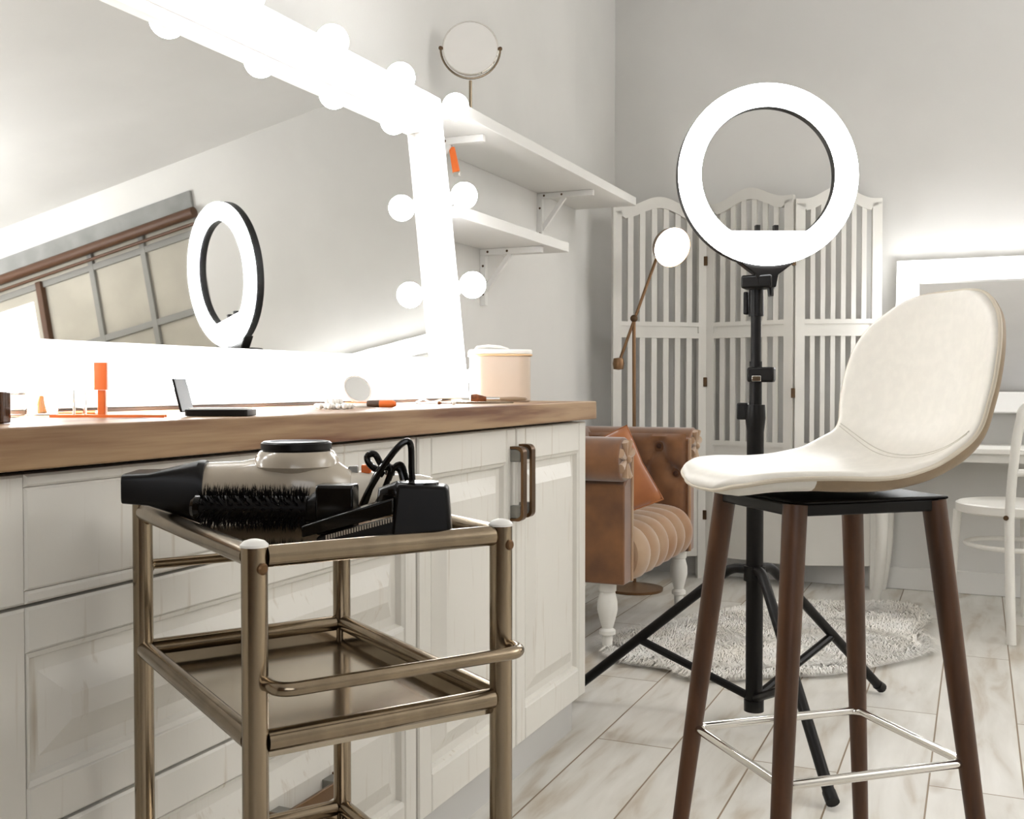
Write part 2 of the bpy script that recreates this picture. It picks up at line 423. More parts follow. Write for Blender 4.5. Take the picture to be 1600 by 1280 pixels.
for (q0, q1, r0, r1) in ((a0, a1, b0, b0 + 0.012), (a0, a1, b1 - 0.012, b1), (a0, a0 + 0.014, b0 + 0.012, b1 - 0.012), (a1 - 0.014, a1, b0 + 0.012, b1 - 0.012)):
    mbox(mb, -0.045, -0.008, q0, q1, r0, r1)
mb.build('inner_lip', M_frame, mt, world=True, bevel=0.0015)
mb = MB(); mbox(mb, -0.046, -0.032, a0, a1, b0, b1)
mb.build('mirror_glass', M_mirror, mt, world=True)
mb = MB(); mb.box(-1.315, -1.296, 1.0, 2.47, 0.8752, 0.8805)
mb.build('bottom_strip', M_darkrub, mt, world=True)
for yy in (Y0 + 0.05, Y1 - 0.07, 1.2, 2.1): MB().box(-1.345, -1.305, yy - 0.03, yy + 0.03, 0.8752, 0.8795).build('foot_pad', M_white, mt, world=True)
ys = [2.603 - 0.302 * i for i in range(7)]
spots = [(y, 0.796) for y in ys] + [(y, 0.058) for y in ys] + [(ys[0], 0.304), (ys[0], 0.550), (ys[-1], 0.304), (ys[-1], 0.550)]
for (y, s_) in spots:
    Mb = MR @ Matrix.Translation((0, y, s_)) @ Matrix.Rotation(PI / 2, 4, 'Y')
    sk = MB().lathe([(0.0, 0.0), (0.024, 0.0), (0.024, 0.006), (0.019, 0.010), (0.019, 0.022), (0.0, 0.022)], Mb, 24).build('socket', M_socket, mt, world=True)
    R = 0.0365; pr = [(0.014, 0.0225), (0.015, 0.030)]
    for i in range(3, 19):
        an = PI * i / 18; pr.append((R * math.sin(an), 0.030 + R - R * math.cos(an) ))
    MB().lathe(pr, Mb, 24).build('bulb', M_bulb, sk, world=True)

# ================================================================== SHELVES
def bracket(parent, y, z, xw=XL, arm=0.235):
    mb = MB()
    mb.box(xw, xw + arm, y - 0.010, y + 0.010, z - 0.022, z - 0.0005)
    mb.box(xw, xw + 0.022, y - 0.010, y + 0.010, z - 0.20, z - 0.022)
    # diagonal brace
    p0 = Vector((xw + 0.018, y, z - 0.145)); p1 = Vector((xw + 0.115, y, z - 0.020)); d = (p1 - p0).normalized(); nrm = Vector((-d.z, 0, d.x)) * 0.009
    vs = [p + n_ + Vector((0, yy, 0)) for p in (p0, p1) for n_ in (nrm, -nrm) for yy in (-0.006, 0.006)]
    mb.add(vs, [(0, 1, 3, 2), (4, 6, 7, 5), (0, 4, 5, 1), (2, 3, 7, 6), (0, 2, 6, 4), (1, 5, 7, 3)])
    b = mb.build('bracket', M_trim, parent, world=True, bevel=0.0015)
    for (x, zz) in ((xw + 0.03, z - 0.011), (xw + 0.105, z - 0.011), (xw + 0.012, z - 0.06), (xw + 0.012, z - 0.16)):
        MB().lathe([(0, 0), (0.0045, 0), (0.0035, 0.002), (0, 0.0025)], Matrix.Translation((x, y - 0.010, zz)) @ Matrix.Rotation(PI / 2, 4, 'X'), 12).build('bracket_screw', M_hinge, b, world=True)
t = thing('wall_shelf', 'upper white wall shelf carrying the round mirror', 'shelf', (-1.48, 3.5, 1.68), group=None)
MB().box(XL + 0.0015, -1.343, 2.72, 4.36, 1.682, 1.717).build('board', M_trim, t, world=True, bevel=0.002)
bracket(t, 2.93, 1.682); bracket(t, 3.93, 1.682)
t = thing('wall_shelf', 'lower and shorter white wall shelf below the long one', 'shelf', (-1.48, 3.1, 1.4))
MB().box(XL + 0.0015, -1.362, 2.72, 3.60, 1.398, 1.432).build('board', M_trim, t, world=True, bevel=0.002)
bracket(t, 3.40, 1.398)
# round mirror on the upper shelf
t = thing('round_mirror', 'small round tilting mirror on a stem on the upper shelf', 'mirror', (-1.49, 3.05, 1.7175))
MB().lathe([(0, 0), (0.07, 0), (0.071, 0.004), (0.03, 0.009), (0.006, 0.012), (0, 0.012)]).build('base', M_steel, t)
MB().tube([(0, 0, 0.01), (0, 0, 0.17)], 0.005).build('stem', M_steel, t)
dirc = Vector((1.49, -3.05, 0)).normalized(); side = Vector((-dirc.y, dirc.x, 0))
mb = MB(); cz = 0.272; Rm = 0.095
pts = [side * (Rm * math.cos(a)) + Vector((0, 0, cz + Rm * math.sin(a))) for a in [math.radians(180 + 180 * i / 24) for i in range(25)]]
mb.tube(pts, 0.0035, 8); mb.build('yoke', M_steel, t)
for s_ in (-1, 1): MB().ball(side * s_ * 0.095 + Vector((0, 0, cz)), 0.007, 10).build('pivot', M_hinge, t)
Mt = Matrix.Translation((0, 0, cz)) @ Matrix((( side.x, 0, dirc.x, 0), (side.y, 0, dirc.y, 0), (0, 1, 0, 0), (0, 0, 0, 1))) @ Matrix.Rotation(math.radians(-6), 4, 'X')
MB().lathe([(0, -0.008), (0.087, -0.008), (0.090, -0.003), (0.090, 0.003), (0.087, 0.006), (0.085, 0.006), (0.085, 0.004), (0, 0.004)], Mt, 40).build('rim', M_chrome, t)
MB().lathe([(0, 0.0042), (0.0848, 0.0042), (0.0848, 0.0052), (0, 0.0052)], Mt, 40).build('mirror_glass', M_mirror, t)
# orange tag
t = thing('hanging_tag', 'orange strap with metal end hanging under the upper shelf', 'strap', (-1.50, 2.94, 1.655))
MB().prism([(-0.010, 0), (0.008, 0.0), (0.026, -0.075), (0.004, -0.082)], -0.004, 0.004, Matrix(((1, 0, 0, 0), (0, 0, 1, 0), (0, 1, 0, 0), (0, 0, 0, 1)))).build('strap', M_orange, t, bevel=0.001)
MB().box(0.006, 0.028, -0.006, 0.006, -0.092, -0.078).build('metal_end', M_chrome, t, bevel=0.002)
MB().tube([(-0.002, 0, 0.0), (-0.002, 0, 0.0062)], 0.002).build('loop', M_darkrub, t)

# ================================================================== COUNTER ITEMS
CT = 0.8755
# train case
t = thing('vanity_case', 'round-cornered blush vinyl makeup case at the end of the countertop', 'case', (-1.115, 2.45, CT), math.radians(23.8 + 4))
o = MB().prism(rrect(0.152, 0.135, 0.032, 8), 0, 0.118).build('body', M_case, t, bevel=0.005, bseg=3)
MB().prism(rrect(0.160, 0.143, 0.035, 8), 0.1185, 0.131).build('lid', M_white, t, bevel=0.004, bseg=3)
mb = MB(); pl = [Vector((a, b, 0.117)) for a, b in rrect(0.158, 0.141, 0.034, 8)]
mb.tube(pl, 0.0022, 8, closed=True); mb.build('piping', M_casezip, t)
MB().tube([(-0.062, -0.01, 0.1315), (-0.058, -0.01, 0.137), (-0.03, -0.01, 0.141), (0.0, -0.01, 0.139), (0.018, -0.01, 0.1335), (0.022, -0.01, 0.131)], 0.0035, 10).build('carry_handle', M_white, t)
# makeup brushes
def brush(label, loc, rz, L, r, hair, tilt=0.0, fer=0.022, mh=M_brist, mhandle=M_steel):
    t = thing('makeup_brush', label, 'brush', loc, rz, None)
    Mx = Matrix.Translation((0, 0, r + 0.0005)) @ Matrix.Rotation(math.radians(90 + tilt), 4, 'Y')
    hl = hair
    MB().lathe([(0, 0), (r * 0.9, 0.0), (r * 1.0, hl * 0.35), (r * 0.62, hl * 0.8), (r * 0.45, hl), (0, hl)], Mx, 20).build('bristles', mh, t)
    MB().lathe([(0, hl), (r * 0.44, hl), (r * 0.40, hl + fer), (0, hl + fer)], Mx, 16).build('ferrule', M_chrome, t)
    MB().lathe([(0, hl + fer), (r * 0.38, hl + fer), (r * 0.48, hl + fer + L * 0.25), (r * 0.30, L * 0.97), (0, L)], Mx, 16).build('handle', mhandle, t)
    return t
M_bh = mat('brush_handle', (150, 128, 104), 0.35)
brush('large fluffy brown makeup brush lying before the vanity case', (-1.03, 2.11, CT), math.radians(23.8), 0.125, 0.011, 0.034, 0, 0.03, mhandle=M_bh)
brush('thin makeup brush lying left of the large brown one', (-1.05, 1.99, CT), math.radians(25), 0.12, 0.0035, 0.008, 0, 0.02)
brush('white tipped thin makeup brush beside the large brown brush', (-1.01, 1.98, CT), math.radians(21), 0.13, 0.005, 0.008, mh=M_white)
# powder compact with raised round mirror
t = thing('powder_compact', 'open powder compact with raised round mirror among the pearls', 'compact', (-1.10, 1.755, CT), math.radians(-32))
MB().lathe([(0, 0), (0.036, 0), (0.038, 0.003), (0.036, 0.008), (0, 0.008)]).build('base', M_white, t)
MB().lathe([(0, 0.0081), (0.027, 0.0081), (0.026, 0.0095), (0, 0.0095)]).build('powder', M_blush, t)
Ml = Matrix.Translation((-0.030, 0.012, 0.034)) @ Matrix.Rotation(math.radians(64), 4, 'Y')
MB().lathe([(0, -0.003), (0.030, -0.003), (0.031, 0.0), (0.030, 0.003), (0.027, 0.003), (0.026, 0.002), (0, 0.002)], Ml, 32).build('lid', M_white, t)
MB().lathe([(0, 0.0021), (0.0258, 0.0021), (0.0258, 0.0028), (0, 0.0028)], Ml, 32).build('lid_mirror', M_mirror, t)
# lipstick lying
t = thing('lipstick', 'lipstick lying on its side, dark case and orange end, right of the pearls', 'lipstick', (-1.025, 1.71, CT), math.radians(15))
Mx = Matrix.Translation((0, 0, 0.0075)) @ Matrix.Rotation(PI / 2, 4, 'Y')
MB().lathe([(0, -0.024), (0.0055, -0.024), (0.007, 0.0), (0, 0.0)], Mx, 20).build('case', M_darkrub, t)
MB().lathe([(0, 0.0003), (0.0074, 0.0003), (0.0074, 0.024), (0.004, 0.031), (0, 0.032)], Mx, 20).build('cap', M_orange, t)
t = thing('lip_pencil', 'short orange pencil lying behind the lipstick', 'pencil', (-1.14, 1.84, CT), math.radians(20))
Mx = Matrix.Translation((0, 0, 0.0045)) @ Matrix.Rotation(PI / 2, 4, 'Y')
MB().lathe([(0, -0.03), (0.004, -0.028), (0.004, 0.028), (0, 0.034)], Mx, 10).build('shaft', M_orange, t)
MB().lathe([(0, 0.0345), (0.0015, 0.0345), (0, 0.038)], Mx, 8).build('tip', M_darkrub, t)
# pearl necklace (a heap, one strand)
mb = MB(); rnd = random.Random(3)
for i in range(46):
    a = i * 2.4; r = 0.031 * math.sqrt((i % 30) / 30.0); lay = 0 if i < 30 else 1
    if lay: r *= 0.6
    mb.ball((r * 1.15 * math.cos(a), r * 0.9 * math.sin(a), 0.0052 + lay * 0.0085), 0.0052, 10)
tag(mb.build('pearl_necklace', M_pearl, loc=None), 'heap of white pearls coiled on the countertop', 'necklace').location = (-1.055, 1.60, CT)
# hair clips (clear)
t = thing('hair_clip', 'small clear hair clip on the countertop left of the brushes', 'hair clip', (-1.09, 2.02, CT), math.radians(15))
MB().tube(fillet([(-0.03, 0, 0.003), (-0.01, 0.0, 0.014), (0.005, 0.004, 0.004), (0.03, 0, 0.012)], 0.01), 0.0022, 8).build('upper_jaw', M_acryl, t)
MB().tube([(-0.03, 0.004, 0.0025), (0.028, 0.004, 0.0025)], 0.002, 8).build('lower_jaw', M_white, t)
# black compact
t = thing('eyeshadow_compact', 'black open compact with thin raised lid near the countertop edge', 'compact', (-0.975, 1.195, CT), math.radians(22))
MB().prism(rrect(0.088, 0.05, 0.004), 0, 0.009).build('base', M_black, t, bevel=0.001)
MB().prism(rrect(0.078, 0.042, 0.003), 0.0092, 0.0112).build('powder_pan', M_white, t)
Ml = Matrix.Translation((-0.046, 0, 0.004)) @ Matrix.Rotation(math.radians(-14), 4, 'Y')
MB().box(-0.0035, 0.0, -0.025, 0.025, 0.002, 0.05, Ml).build('lid', M_black, t, bevel=0.001)
# lip gloss
t = thing('lip_gloss', 'upright lip gloss with tall orange cap', 'lip gloss', (-1.135, 1.135, CT), math.radians(23.8))
MB().prism(rrect(0.011, 0.011, 0.002), 0, 0.036).build('tube', M_orange, t)
MB().prism(rrect(0.018, 0.016, 0.0012), 0.0362, 0.075).build('cap', M_orange, t)
t = thing('glass_vial', 'small clear glass vial just left of the orange lip gloss', 'vial', (-1.150, 1.108, CT), math.radians(23.8))
MB().prism(rrect(0.015, 0.015, 0.002), 0, 0.036).build('glass', M_glass, t)
MB().prism(rrect(0.009, 0.009, 0.002), 0.002, 0.03).build('content', M_white, t) if False else None
# tumbler
t = thing('glass_jar', 'small clear glass jar with brown smear inside', 'jar', (-1.19, 1.08, CT))
MB().lathe([(0, 0), (0.019, 0), (0.0205, 0.003), (0.0205, 0.037), (0.0185, 0.037), (0.0180, 0.004), (0, 0.004)]).build('glass', M_glass, t)
MB().tube([(0.004, -0.004, 0.0055), (0.001, -0.004, 0.018), (0.0, -0.002, 0.028)], [0.006, 0.005, 0.003], 10).build('smear', M_amber, t)
# brown bottle
t = thing('nail_polish_bottle', 'small dark brown bottle at the left edge of the picture', 'bottle', (-1.02, 0.858, CT), math.radians(20))
MB().prism(rrect(0.03, 0.022, 0.004), 0, 0.036).build('bottle', M_darkglass, t, bevel=0.002)
MB().lathe([(0, 0.0362), (0.006, 0.0362), (0.006, 0.043), (0, 0.043)]).build('cap', M_orange, t)
# acrylic stand (tilted clear lid)
t = thing('acrylic_organizer', 'clear acrylic tray with slanted lid behind the small glass jar', 'organizer', (-1.21, 0.99, CT), math.radians(20))
MB().box(-0.06, 0.05, -0.03, 0.03, 0, 0.004).box(-0.06, -0.057, -0.03, 0.03, 0.004, 0.034).box(0.047, 0.05, -0.03, 0.03, 0.004, 0.034).build('tray', M_acryl, t)
MB().box(-0.07, 0.06, -0.03, 0.03, 0, 0.004, Matrix.Translation((0, 0, 0.060)) @ Matrix.Rotation(math.radians(30), 4, 'Y')).build('lid', M_acryl, t)
MB().box(-0.07, 0.06, -0.034, -0.0305, -0.001, 0.004, Matrix.Translation((0, 0, 0.060)) @ Matrix.Rotation(math.radians(30), 4, 'Y')).build('lid_edge', M_amber, t)
# tweezers
t = thing('tweezers', 'pair of slim orange tweezers lying flat on the countertop', 'tweezers', (-1.06, 1.07, CT), math.radians(28))
for s_ in (-1, 1): MB().box(-0.075, 0.075, -0.0015, 0.0015, 0, 0.0035, Matrix.Rotation(math.radians(1.8 * s_), 4, 'Z') @ Matrix.Translation((0, 0.004 * s_, 0))).build('arm', M_orange, t)
t = thing('cosmetic_stick', 'thin orange makeup stick lying behind the lip gloss', 'makeup stick', (-1.20, 1.16, CT), math.radians(24))
MB().tube([(-0.04, 0, 0.003), (0.02, 0, 0.003)], [0.001, 0.003], 8).build('shaft', M_orange, t)
MB().tube([(0.0205, 0, 0.003), (0.026, 0, 0.003)], 0.0028, 8).build('cap', M_white, t)

# ================================================================== TROLLEY
ZT = 0.785
TA = math.radians(56.6)
tr = thing('steel_trolley', 'small stainless steel trolley with two raised trays in front of the cabinets', 'trolley', (-0.5645, 0.734, 0), TA)
TW, TL = 0.249, 0.386           # x: to the right post, y: to the back left post
RP = 0.0113
for (x, y) in ((0, 0), (TW, 0), (0, TL), (TW, TL)):
    p = MB().tube([(x, y, 0.045), (x, y, ZT - 0.004)], RP, 20).build('post', M_steel, tr)
    MB().lathe([(0, 0), (RP * 1.07, 0), (RP * 1.07, 0.002), (RP * 0.8, 0.005), (0.004, 0.0065), (0, 0.0066)], Matrix.Translation((x, y, ZT - 0.004)), 20).build('post_cap', M_white, p)
    for zz in (ZT - 0.022, ):
        sx = 0.0
        sa = math.radians(-72); Ms = Matrix.Translation((x + RP * math.cos(sa), y + RP * math.sin(sa), zz)) @ Matrix.Rotation(sa, 4, 'Z') @ Matrix.Rotation(PI / 2, 4, 'Y')
        MB().lathe([(0, -0.002), (0.0052, -0.002), (0.0052, 0.001), (0.0035, 0.0022), (0, 0.0022)], Ms, 16).build('screw', M_bronze, p)
    MB().lathe([(0, 0), (0.006, 0), (0.006, 0.012), (0, 0.012)], Matrix.Translation((x, y, 0.034)), 12).build('castor_stem', M_steel, p)
    c = MB().tube([(x - 0.008, y, 0.02), (x + 0.008, y, 0.02)], 0.0195, 24).build('castor', M_black, p)
def tray(z, name='tray', dp=0.0145):
    g = RP * 0.9; r = 0.0098
    tp = thing_part = None
    mb = MB()
    rails = [((g, 0), (TW - g, 0)), ((0, g), (0, TL - g)), ((g, TL), (TW - g, TL)), ((TW, g), (TW, TL - g))]
    i = 0.004
    sh = MB().box(i, TW - i, i, TL - i, z - dp - 0.002, z - dp).build(name, M_tray, tr)
    wl = MB()
    wl.box(i, TW - i, i, i + 0.0012, z - dp, z); wl.box(i, TW - i, TL - i - 0.0012, TL - i, z - dp, z)
    wl.box(i, i + 0.0012, i + 0.0012, TL - i - 0.0012, z - dp, z); wl.box(TW - i - 0.0012, TW - i, i + 0.0012, TL - i - 0.0012, z - dp, z)
    wl.build('tray_rim', M_tray, sh)
    for (a, b) in rails:
        MB().tube([(a[0], a[1], z), (b[0], b[1], z)], r, 18).build('rail', M_steel, sh)
tray(ZT - 0.013, dp=0.004); tray(0.612); tray(0.372)
# bowed push handles at the two short ends
def bow(y0, out, z):
    pts = fillet([(RP * 0.6, y0, z), (RP * 0.6 + 0.002, y0 + out, z), (TW - RP * 0.6 - 0.002 + 0.012, y0 + out, z), (TW - RP * 0.6 + 0.012, y0, z)], 0.03, 8)
    return MB().tube(pts, 0.0062, 14)
bow(0.0, -0.036, 0.664).build('push_handle', M_steel, tr)
bow(TL, 0.028, 0.705).build('push_handle', M_steel, tr)

# ---- things on the trolley ------------------------------------------------
TS = ZT - 0.013 - 0.004 + 0.0005      # surface of the top tray
# hair dryer: lies on its side, nozzle to the left, air intake up
A0 = cw(-0.238, 1.165, 0)
hd = thing('hair_dryer', 'grey hair dryer with black nozzle lying on the top tray', 'hair dryer', (A0.x, A0.y, TS), CY + math.radians(4))
# local x: to the right, nozzle toward -x
def loft(mb, secs, seg=28):
    rows = []
    for (x, cy, cz, ry, rz, e) in secs:
        row = []
        for k in range(seg):
            a = 2 * PI * k / seg; c, s_ = math.cos(a), math.sin(a)
            row.append(Vector((x, cy + ry * math.copysign(abs(c) ** e, c), cz + rz * math.copysign(abs(s_) ** e, s_))))
        rows.append(row)
    n = len(rows); vs = [p for r in rows for p in r]; fs = []
    for i in range(n - 1):
        for k in range(seg):
            k2 = (k + 1) % seg; fs.append((i * seg + k, i * seg + k2, (i + 1) * seg + k2, (i + 1) * seg + k))
    fs.append(tuple(range(seg - 1, -1, -1))); fs.append(tuple((n - 1) * seg + k for k in range(seg)))
    mb.add(vs, fs); return mb
body = loft(MB(), [(-0.110, 0, 0.0345, 0.031, 0.0305, 1.0), (-0.06, 0, 0.035, 0.033, 0.032, 1.0), (-0.045, 0, 0.036, 0.036, 0.034, .95), (-0.015, 0, 0.0375, 0.045, 0.0375, .9),
                   (0.022, 0, 0.0375, 0.046, 0.0375, .9), (0.045, 0, 0.034, 0.036, 0.032, .9), (0.060, 0.004, 0.031, 0.024, 0.024, 1)]).build('barrel', M_dryer, hd)
MB().lathe([(0.040, 0.055), (0.047, 0.062), (0.0455, 0.069), (0.042, 0.0755), (0.0395, 0.078), (0, 0.078)] , Matrix.Translation((0.0, 0, 0)), 36).build('intake_collar', M_dryer, hd)
MB().lathe([(0, 0.0782), (0.037, 0.0782), (0.0385, 0.080), (0.0385, 0.0865), (0.036, 0.0885), (0.03, 0.0885), (0.028, 0.0875), (0, 0.0875)], Matrix(), 36).build('intake_grille', M_black, hd)
# nozzle: wide flat black concentrator
def nozz():
    mb = MB()
    secs = [(-0.096, 0.0335, 0.0335, 0.0345), (-0.102, 0.034, 0.0340, 0.0345), (-0.150, 0.050, 0.0175, 0.0395), (-0.176, 0.052, 0.0160, 0.0405)]
    rows = []
    for i, (x, ry, rz, cz_) in enumerate(secs):
        sq = (0.9, 0.55, 0.26, 0.26)[i]; row = []
        for k in range(32):
            a = 2 * PI * (k + .5) / 32; c, s_ = math.cos(a), math.sin(a)
            row.append(Vector((x, -0.006 + ry * math.copysign(abs(c) ** sq, c) * 0.8, cz_ + rz * math.copysign(abs(s_) ** sq, s_))))
        rows.append(row)
    vs = [p for r in rows for p in r]; fs = []
    for i in range(len(rows) - 1):
        for k in range(32):
            k2 = (k + 1) % 32; fs.append((i * 32 + k, i * 32 + k2, (i + 1) * 32 + k2, (i + 1) * 32 + k))
    fs.append(tuple(range(31, -1, -1))); fs.append(tuple((len(rows) - 1) * 32 + k for k in range(32)))
    return mb.add(vs, fs)
nozz().build('nozzle', M_black, hd, angle=28)
hm = loft(MB(), [(0.052, 0.006, 0.034, 0.018, 0.020, .8), (0.075, 0.020, 0.034, 0.017, 0.0195, .8), (0.105, 0.032, 0.031, 0.016, 0.018, .8), (0.135, 0.044, 0.029, 0.0165, 0.018, .8), (0.150, 0.050, 0.028, 0.014, 0.015, .9)])
hb = hm.build('handle', M_greyl, hd)
MB().box(0.056, 0.067, 0.006, 0.016, 0.0515, 0.0600).build('switch', M_handlegrey, hb, bevel=0.0015)
MB().box(0.070, 0.081, 0.010, 0.021, 0.0515, 0.0610).build('switch', M_orange, hb, bevel=0.0015)
MB().box(0.096, 0.107, 0.020, 0.032, 0.0475, 0.0575).build('switch', M_black, hb, bevel=0.0015)

# hot air styling brush
A0 = cw(-0.254, 1.060, 0)
sb = thing('styling_brush', 'black hot air styling brush with bristled barrel lying before the dryer', 'styling brush', (A0.x, A0.y, TS), CY - math.radians(3))
zc = 0.0268
MB().tube([(-0.058, 0, zc), (0.05, 0, zc)], 0.0125, 20).build('barrel', M_black, sb)
MB().lathe([(0, 0), (0.010, 0), (0.013, 0.004), (0.013, 0.010), (0, 0.010)], Matrix.Translation((-0.0685, 0, zc)) @ Matrix.Rotation(PI / 2, 4, 'Y'), 18).build('tip_cap', M_blackgl, sb)
mb = MB(); rnd = random.Random(5)
for row in range(18):
    a0 = 2 * PI * row / 18
    for k in range(11):
        x = -0.055 + 0.0096 * k + (0.0048 if row % 2 else 0)
        for q in range(9):
            a = a0 + rnd.uniform(-.10, .10); xx = x + rnd.uniform(-.0022, .0022)
            r1 = 0.0248 + rnd.uniform(-0.003, 0.0015); tw = rnd.uniform(-.06, .06)
            d0 = Vector((0, math.cos(a), math.sin(a))); d1_ = Vector((rnd.uniform(-.1, .1), math.cos(a + tw), math.sin(a + tw)))
            p0 = Vector((xx, 0, zc)) + d0 * 0.0120; p1 = Vector((xx, 0, zc)) + d1_ * r1
            u = Vector((0.0006, 0, 0)); v_ = d0.cross(Vector((1, 0, 0))) * 0.0005
            mb.add([p0 - u, p0 + u, p0 + v_, p1], [(0, 1, 3), (1, 2, 3), (2, 0, 3)])
mb.build('bristles', M_blackbr, sb, kind='stuff')
mb = MB(); loft(mb, [(0.048, 0, 0.0245, 0.011, 0.012, 1), (0.060, 0, 0.029, 0.014, 0.018, .8)])
mb.build('neck', M_black, sb)
Mc = Matrix(((0, 0, 1, 0), (1, 0, 0, 0), (0, 1, 0, 0), (0, 0, 0, 1)))
hbx = MB().prism([(a, b + 0.0265) for a, b in rrect(0.030, 0.050, 0.005, 4)], 0.0602, 0.098, Mc).build('handle', M_blackgl, sb, bevel=0.002, bseg=3)

# hair crimper / clipper with comb
A0 = cw(-0.118, 1.025, 0)
hc = thing('hair_straightener', 'black hair straightener with ridged comb arm lying at the near rail', 'straightener', (A0.x, A0.y, TS + 0.0005), CY + math.radians(2))
# local x right; block at right
mb = MB()
def frust(mb, x0, x1, y0, y1, z0, z1, dx=0.004, dy=0.003):
    vs = [(x0, y0, z0), (x1, y0, z0), (x1, y1, z0), (x0, y1, z0), (x0 + dx * 1.5, y0 + dy, z1), (x1 - dx, y0 + dy, z1 - 0.003), (x1 - dx, y1 - dy, z1 - 0.003), (x0 + dx * 1.5, y1 - dy, z1)]
    return mb.add(vs, [(3, 2, 1, 0), (4, 5, 6, 7), (0, 1, 5, 4), (1, 2, 6, 5), (2, 3, 7, 6), (3, 0, 4, 7)])
frust(mb, 0.000, 0.060, -0.016, 0.026, 0, 0.055).build('body', M_black, hc, bevel=0.004, bseg=3)
MB().lathe([(0, 0.053), (0.018, 0.053), (0.0175, 0.0555), (0, 0.0557)], Matrix.Translation((0.026, 0.006, 0)) @ Matrix.Diagonal((1.15, 0.9, 1, 1)), 28).build('top_plate', M_blackgl, hc)
def arm_plate(name, x0, z0, x1, z1, h0, h1, y0, y1, m):
    vs = [(x0, y0, z0), (x1, y0, z1), (x1, y1, z1), (x0, y1, z0), (x0, y0, z0 + h0), (x1, y0, z1 + h1), (x1, y1, z1 + h1), (x0, y1, z0 + h0)]
    return MB().add(vs, [(3, 2, 1, 0), (4, 5, 6, 7), (0, 1, 5, 4), (1, 2, 6, 5), (2, 3, 7, 6), (3, 0, 4, 7)]).build(name, m, hc, bevel=0.0016)
a1 = arm_plate('upper_arm', -0.084, 0.004, 0.004, 0.026, 0.011, 0.016, -0.016, 0.006, M_blackgl)
arm_plate('lower_arm', -0.070, 0.0003, 0.004, 0.006, 0.0035, 0.016, -0.015, 0.006, M_black)
mb = MB()
for i in range(26):
    tt = i / 25; x = -0.060 + 0.062 * tt; z = 0.0045 + 0.0165 * tt
    mb.box(x - 0.0007, x + 0.0007, -0.0175, -0.0152, z - 0.0022, z + 0.0022)
mb.build('comb_teeth', M_grey, hc)
MB().tube([(0.010, -0.002, 0.040), (0.004, -0.002, 0.047), (-0.004, 0.0, 0.044), (-0.006, 0.0, 0.034)], [0.010, 0.011, 0.010, 0.008], 14).build('hinge', M_blackgl, hc)
# the cord: a loop rising over the straightener
A0 = cw(-0.132, 1.10, 0)
cd = thing('power_cord', 'black power cord looped upright behind the straightener', 'cord', (A0.x, A0.y, TS), CY)
cpts = [(-0.045, 0.008, 0.004), (-0.032, 0.008, 0.012), (-0.018, 0.004, 0.040), (0.002, 0.0, 0.072), (0.018, 0.0, 0.090), (0.026, 0.002, 0.088), (0.027, 0.004, 0.060), (0.030, 0.006, 0.035), (0.045, 0.01, 0.022)]
def smooth(p, n=6):
    p = [Vector(q) for q in p]; out = []
    for i in range(len(p) - 1):
        p0, p1, p2, p3 = p[max(i - 1, 0)], p[i], p[i + 1], p[min(i + 2, len(p) - 1)]
        for k in range(n):
            t_ = k / n; out.append(0.5 * ((2 * p1) + (-p0 + p2) * t_ + (2 * p0 - 5 * p1 + 4 * p2 - p3) * t_ ** 2 + (-p0 + 3 * p1 - 3 * p2 + p3) * t_ ** 3))
    out.append(p[-1]); return out
MB().tube(smooth(cpts), 0.0035, 10).build('cord_loop', M_blackgl, cd)
MB().tube(smooth([(-0.040, 0.014, 0.004), (-0.026, 0.014, 0.020), (-0.014, 0.010, 0.05), (-0.004, 0.010, 0.066), (0.004, 0.012, 0.060), (-0.008, 0.014, 0.03), (-0.02, 0.016, 0.008)]), 0.0032, 10).build('cord_loop', M_blackgl, cd)
MB().tube(smooth([(-0.004, 0.018, 0.055), (-0.018, 0.016, 0.066), (-0.021, 0.016, 0.075), (-0.013, 0.016, 0.077), (-0.004, 0.016, 0.064), (0.012, 0.016, 0.062), (0.017, 0.014, 0.05)]), 0.0036, 10).build('cord_loop', M_blackgl, cd)
MB().tube(smooth([(0.002, 0.012, 0.050), (0.008, 0.012, 0.064), (0.016, 0.012, 0.066), (0.022, 0.012, 0.048)]), 0.0028, 10).build('cord_loop', M_blackgl, cd)

# ================================================================== STOOL
SCX, SCY_ = -0.2175, 1.717
Fv = Vector((-0.756, -0.655, 0)); Wv = Vector((0.655, -0.756, 0))   # forward, toward the near side
rzs = math.atan2(Fv.y, Fv.x)
st = thing('bar_stool', 'cream leather bar stool with curved back and walnut legs', 'stool', (SCX, SCY_, 0), rzs)
# local x forward, y: left of forward;  near side (towards where one stands) is -? computed below
nearsign = 1 if (Matrix.Rotation(rzs, 3, 'Z') @ Vector((0, 1, 0))).dot(Wv) > 0 else -1
hx, hy = 0.159, 0.137
def legpos(z):
    m = 1 + 0.628 * (0.35 - z); return m
for sx in (1, -1):
    for sy in (1, -1):
        p = [Vector((sx * hx * legpos(z), sy * hy * legpos(z), z)) for z in (0.0, 0.2, 0.4, 0.6, 0.745)]
        lg = MB().tube(p, [0.0115, 0.0135, 0.0155, 0.0172, 0.018], 20).build('leg', M_walnut, st)
        MB().lathe([(0, -0.0005), (0.0118, -0.0005), (0.0118, 0.004), (0, 0.004)], Matrix.Translation(p[0]), 14).build('foot_cap', M_black, lg)
# footrest ring just inside the legs
ix, iy = hx - 0.002, hy - 0.002
fr = fillet([(ix, 0, 0.35), (ix, iy, 0.35), (-ix, iy, 0.35), (-ix, -iy, 0.35), (ix, -iy, 0.35), (ix, 0.0, 0.35)], 0.02, 6)
MB().tube(fr[:-1], 0.0070, 14, closed=True).build('footrest', M_chrome, st)
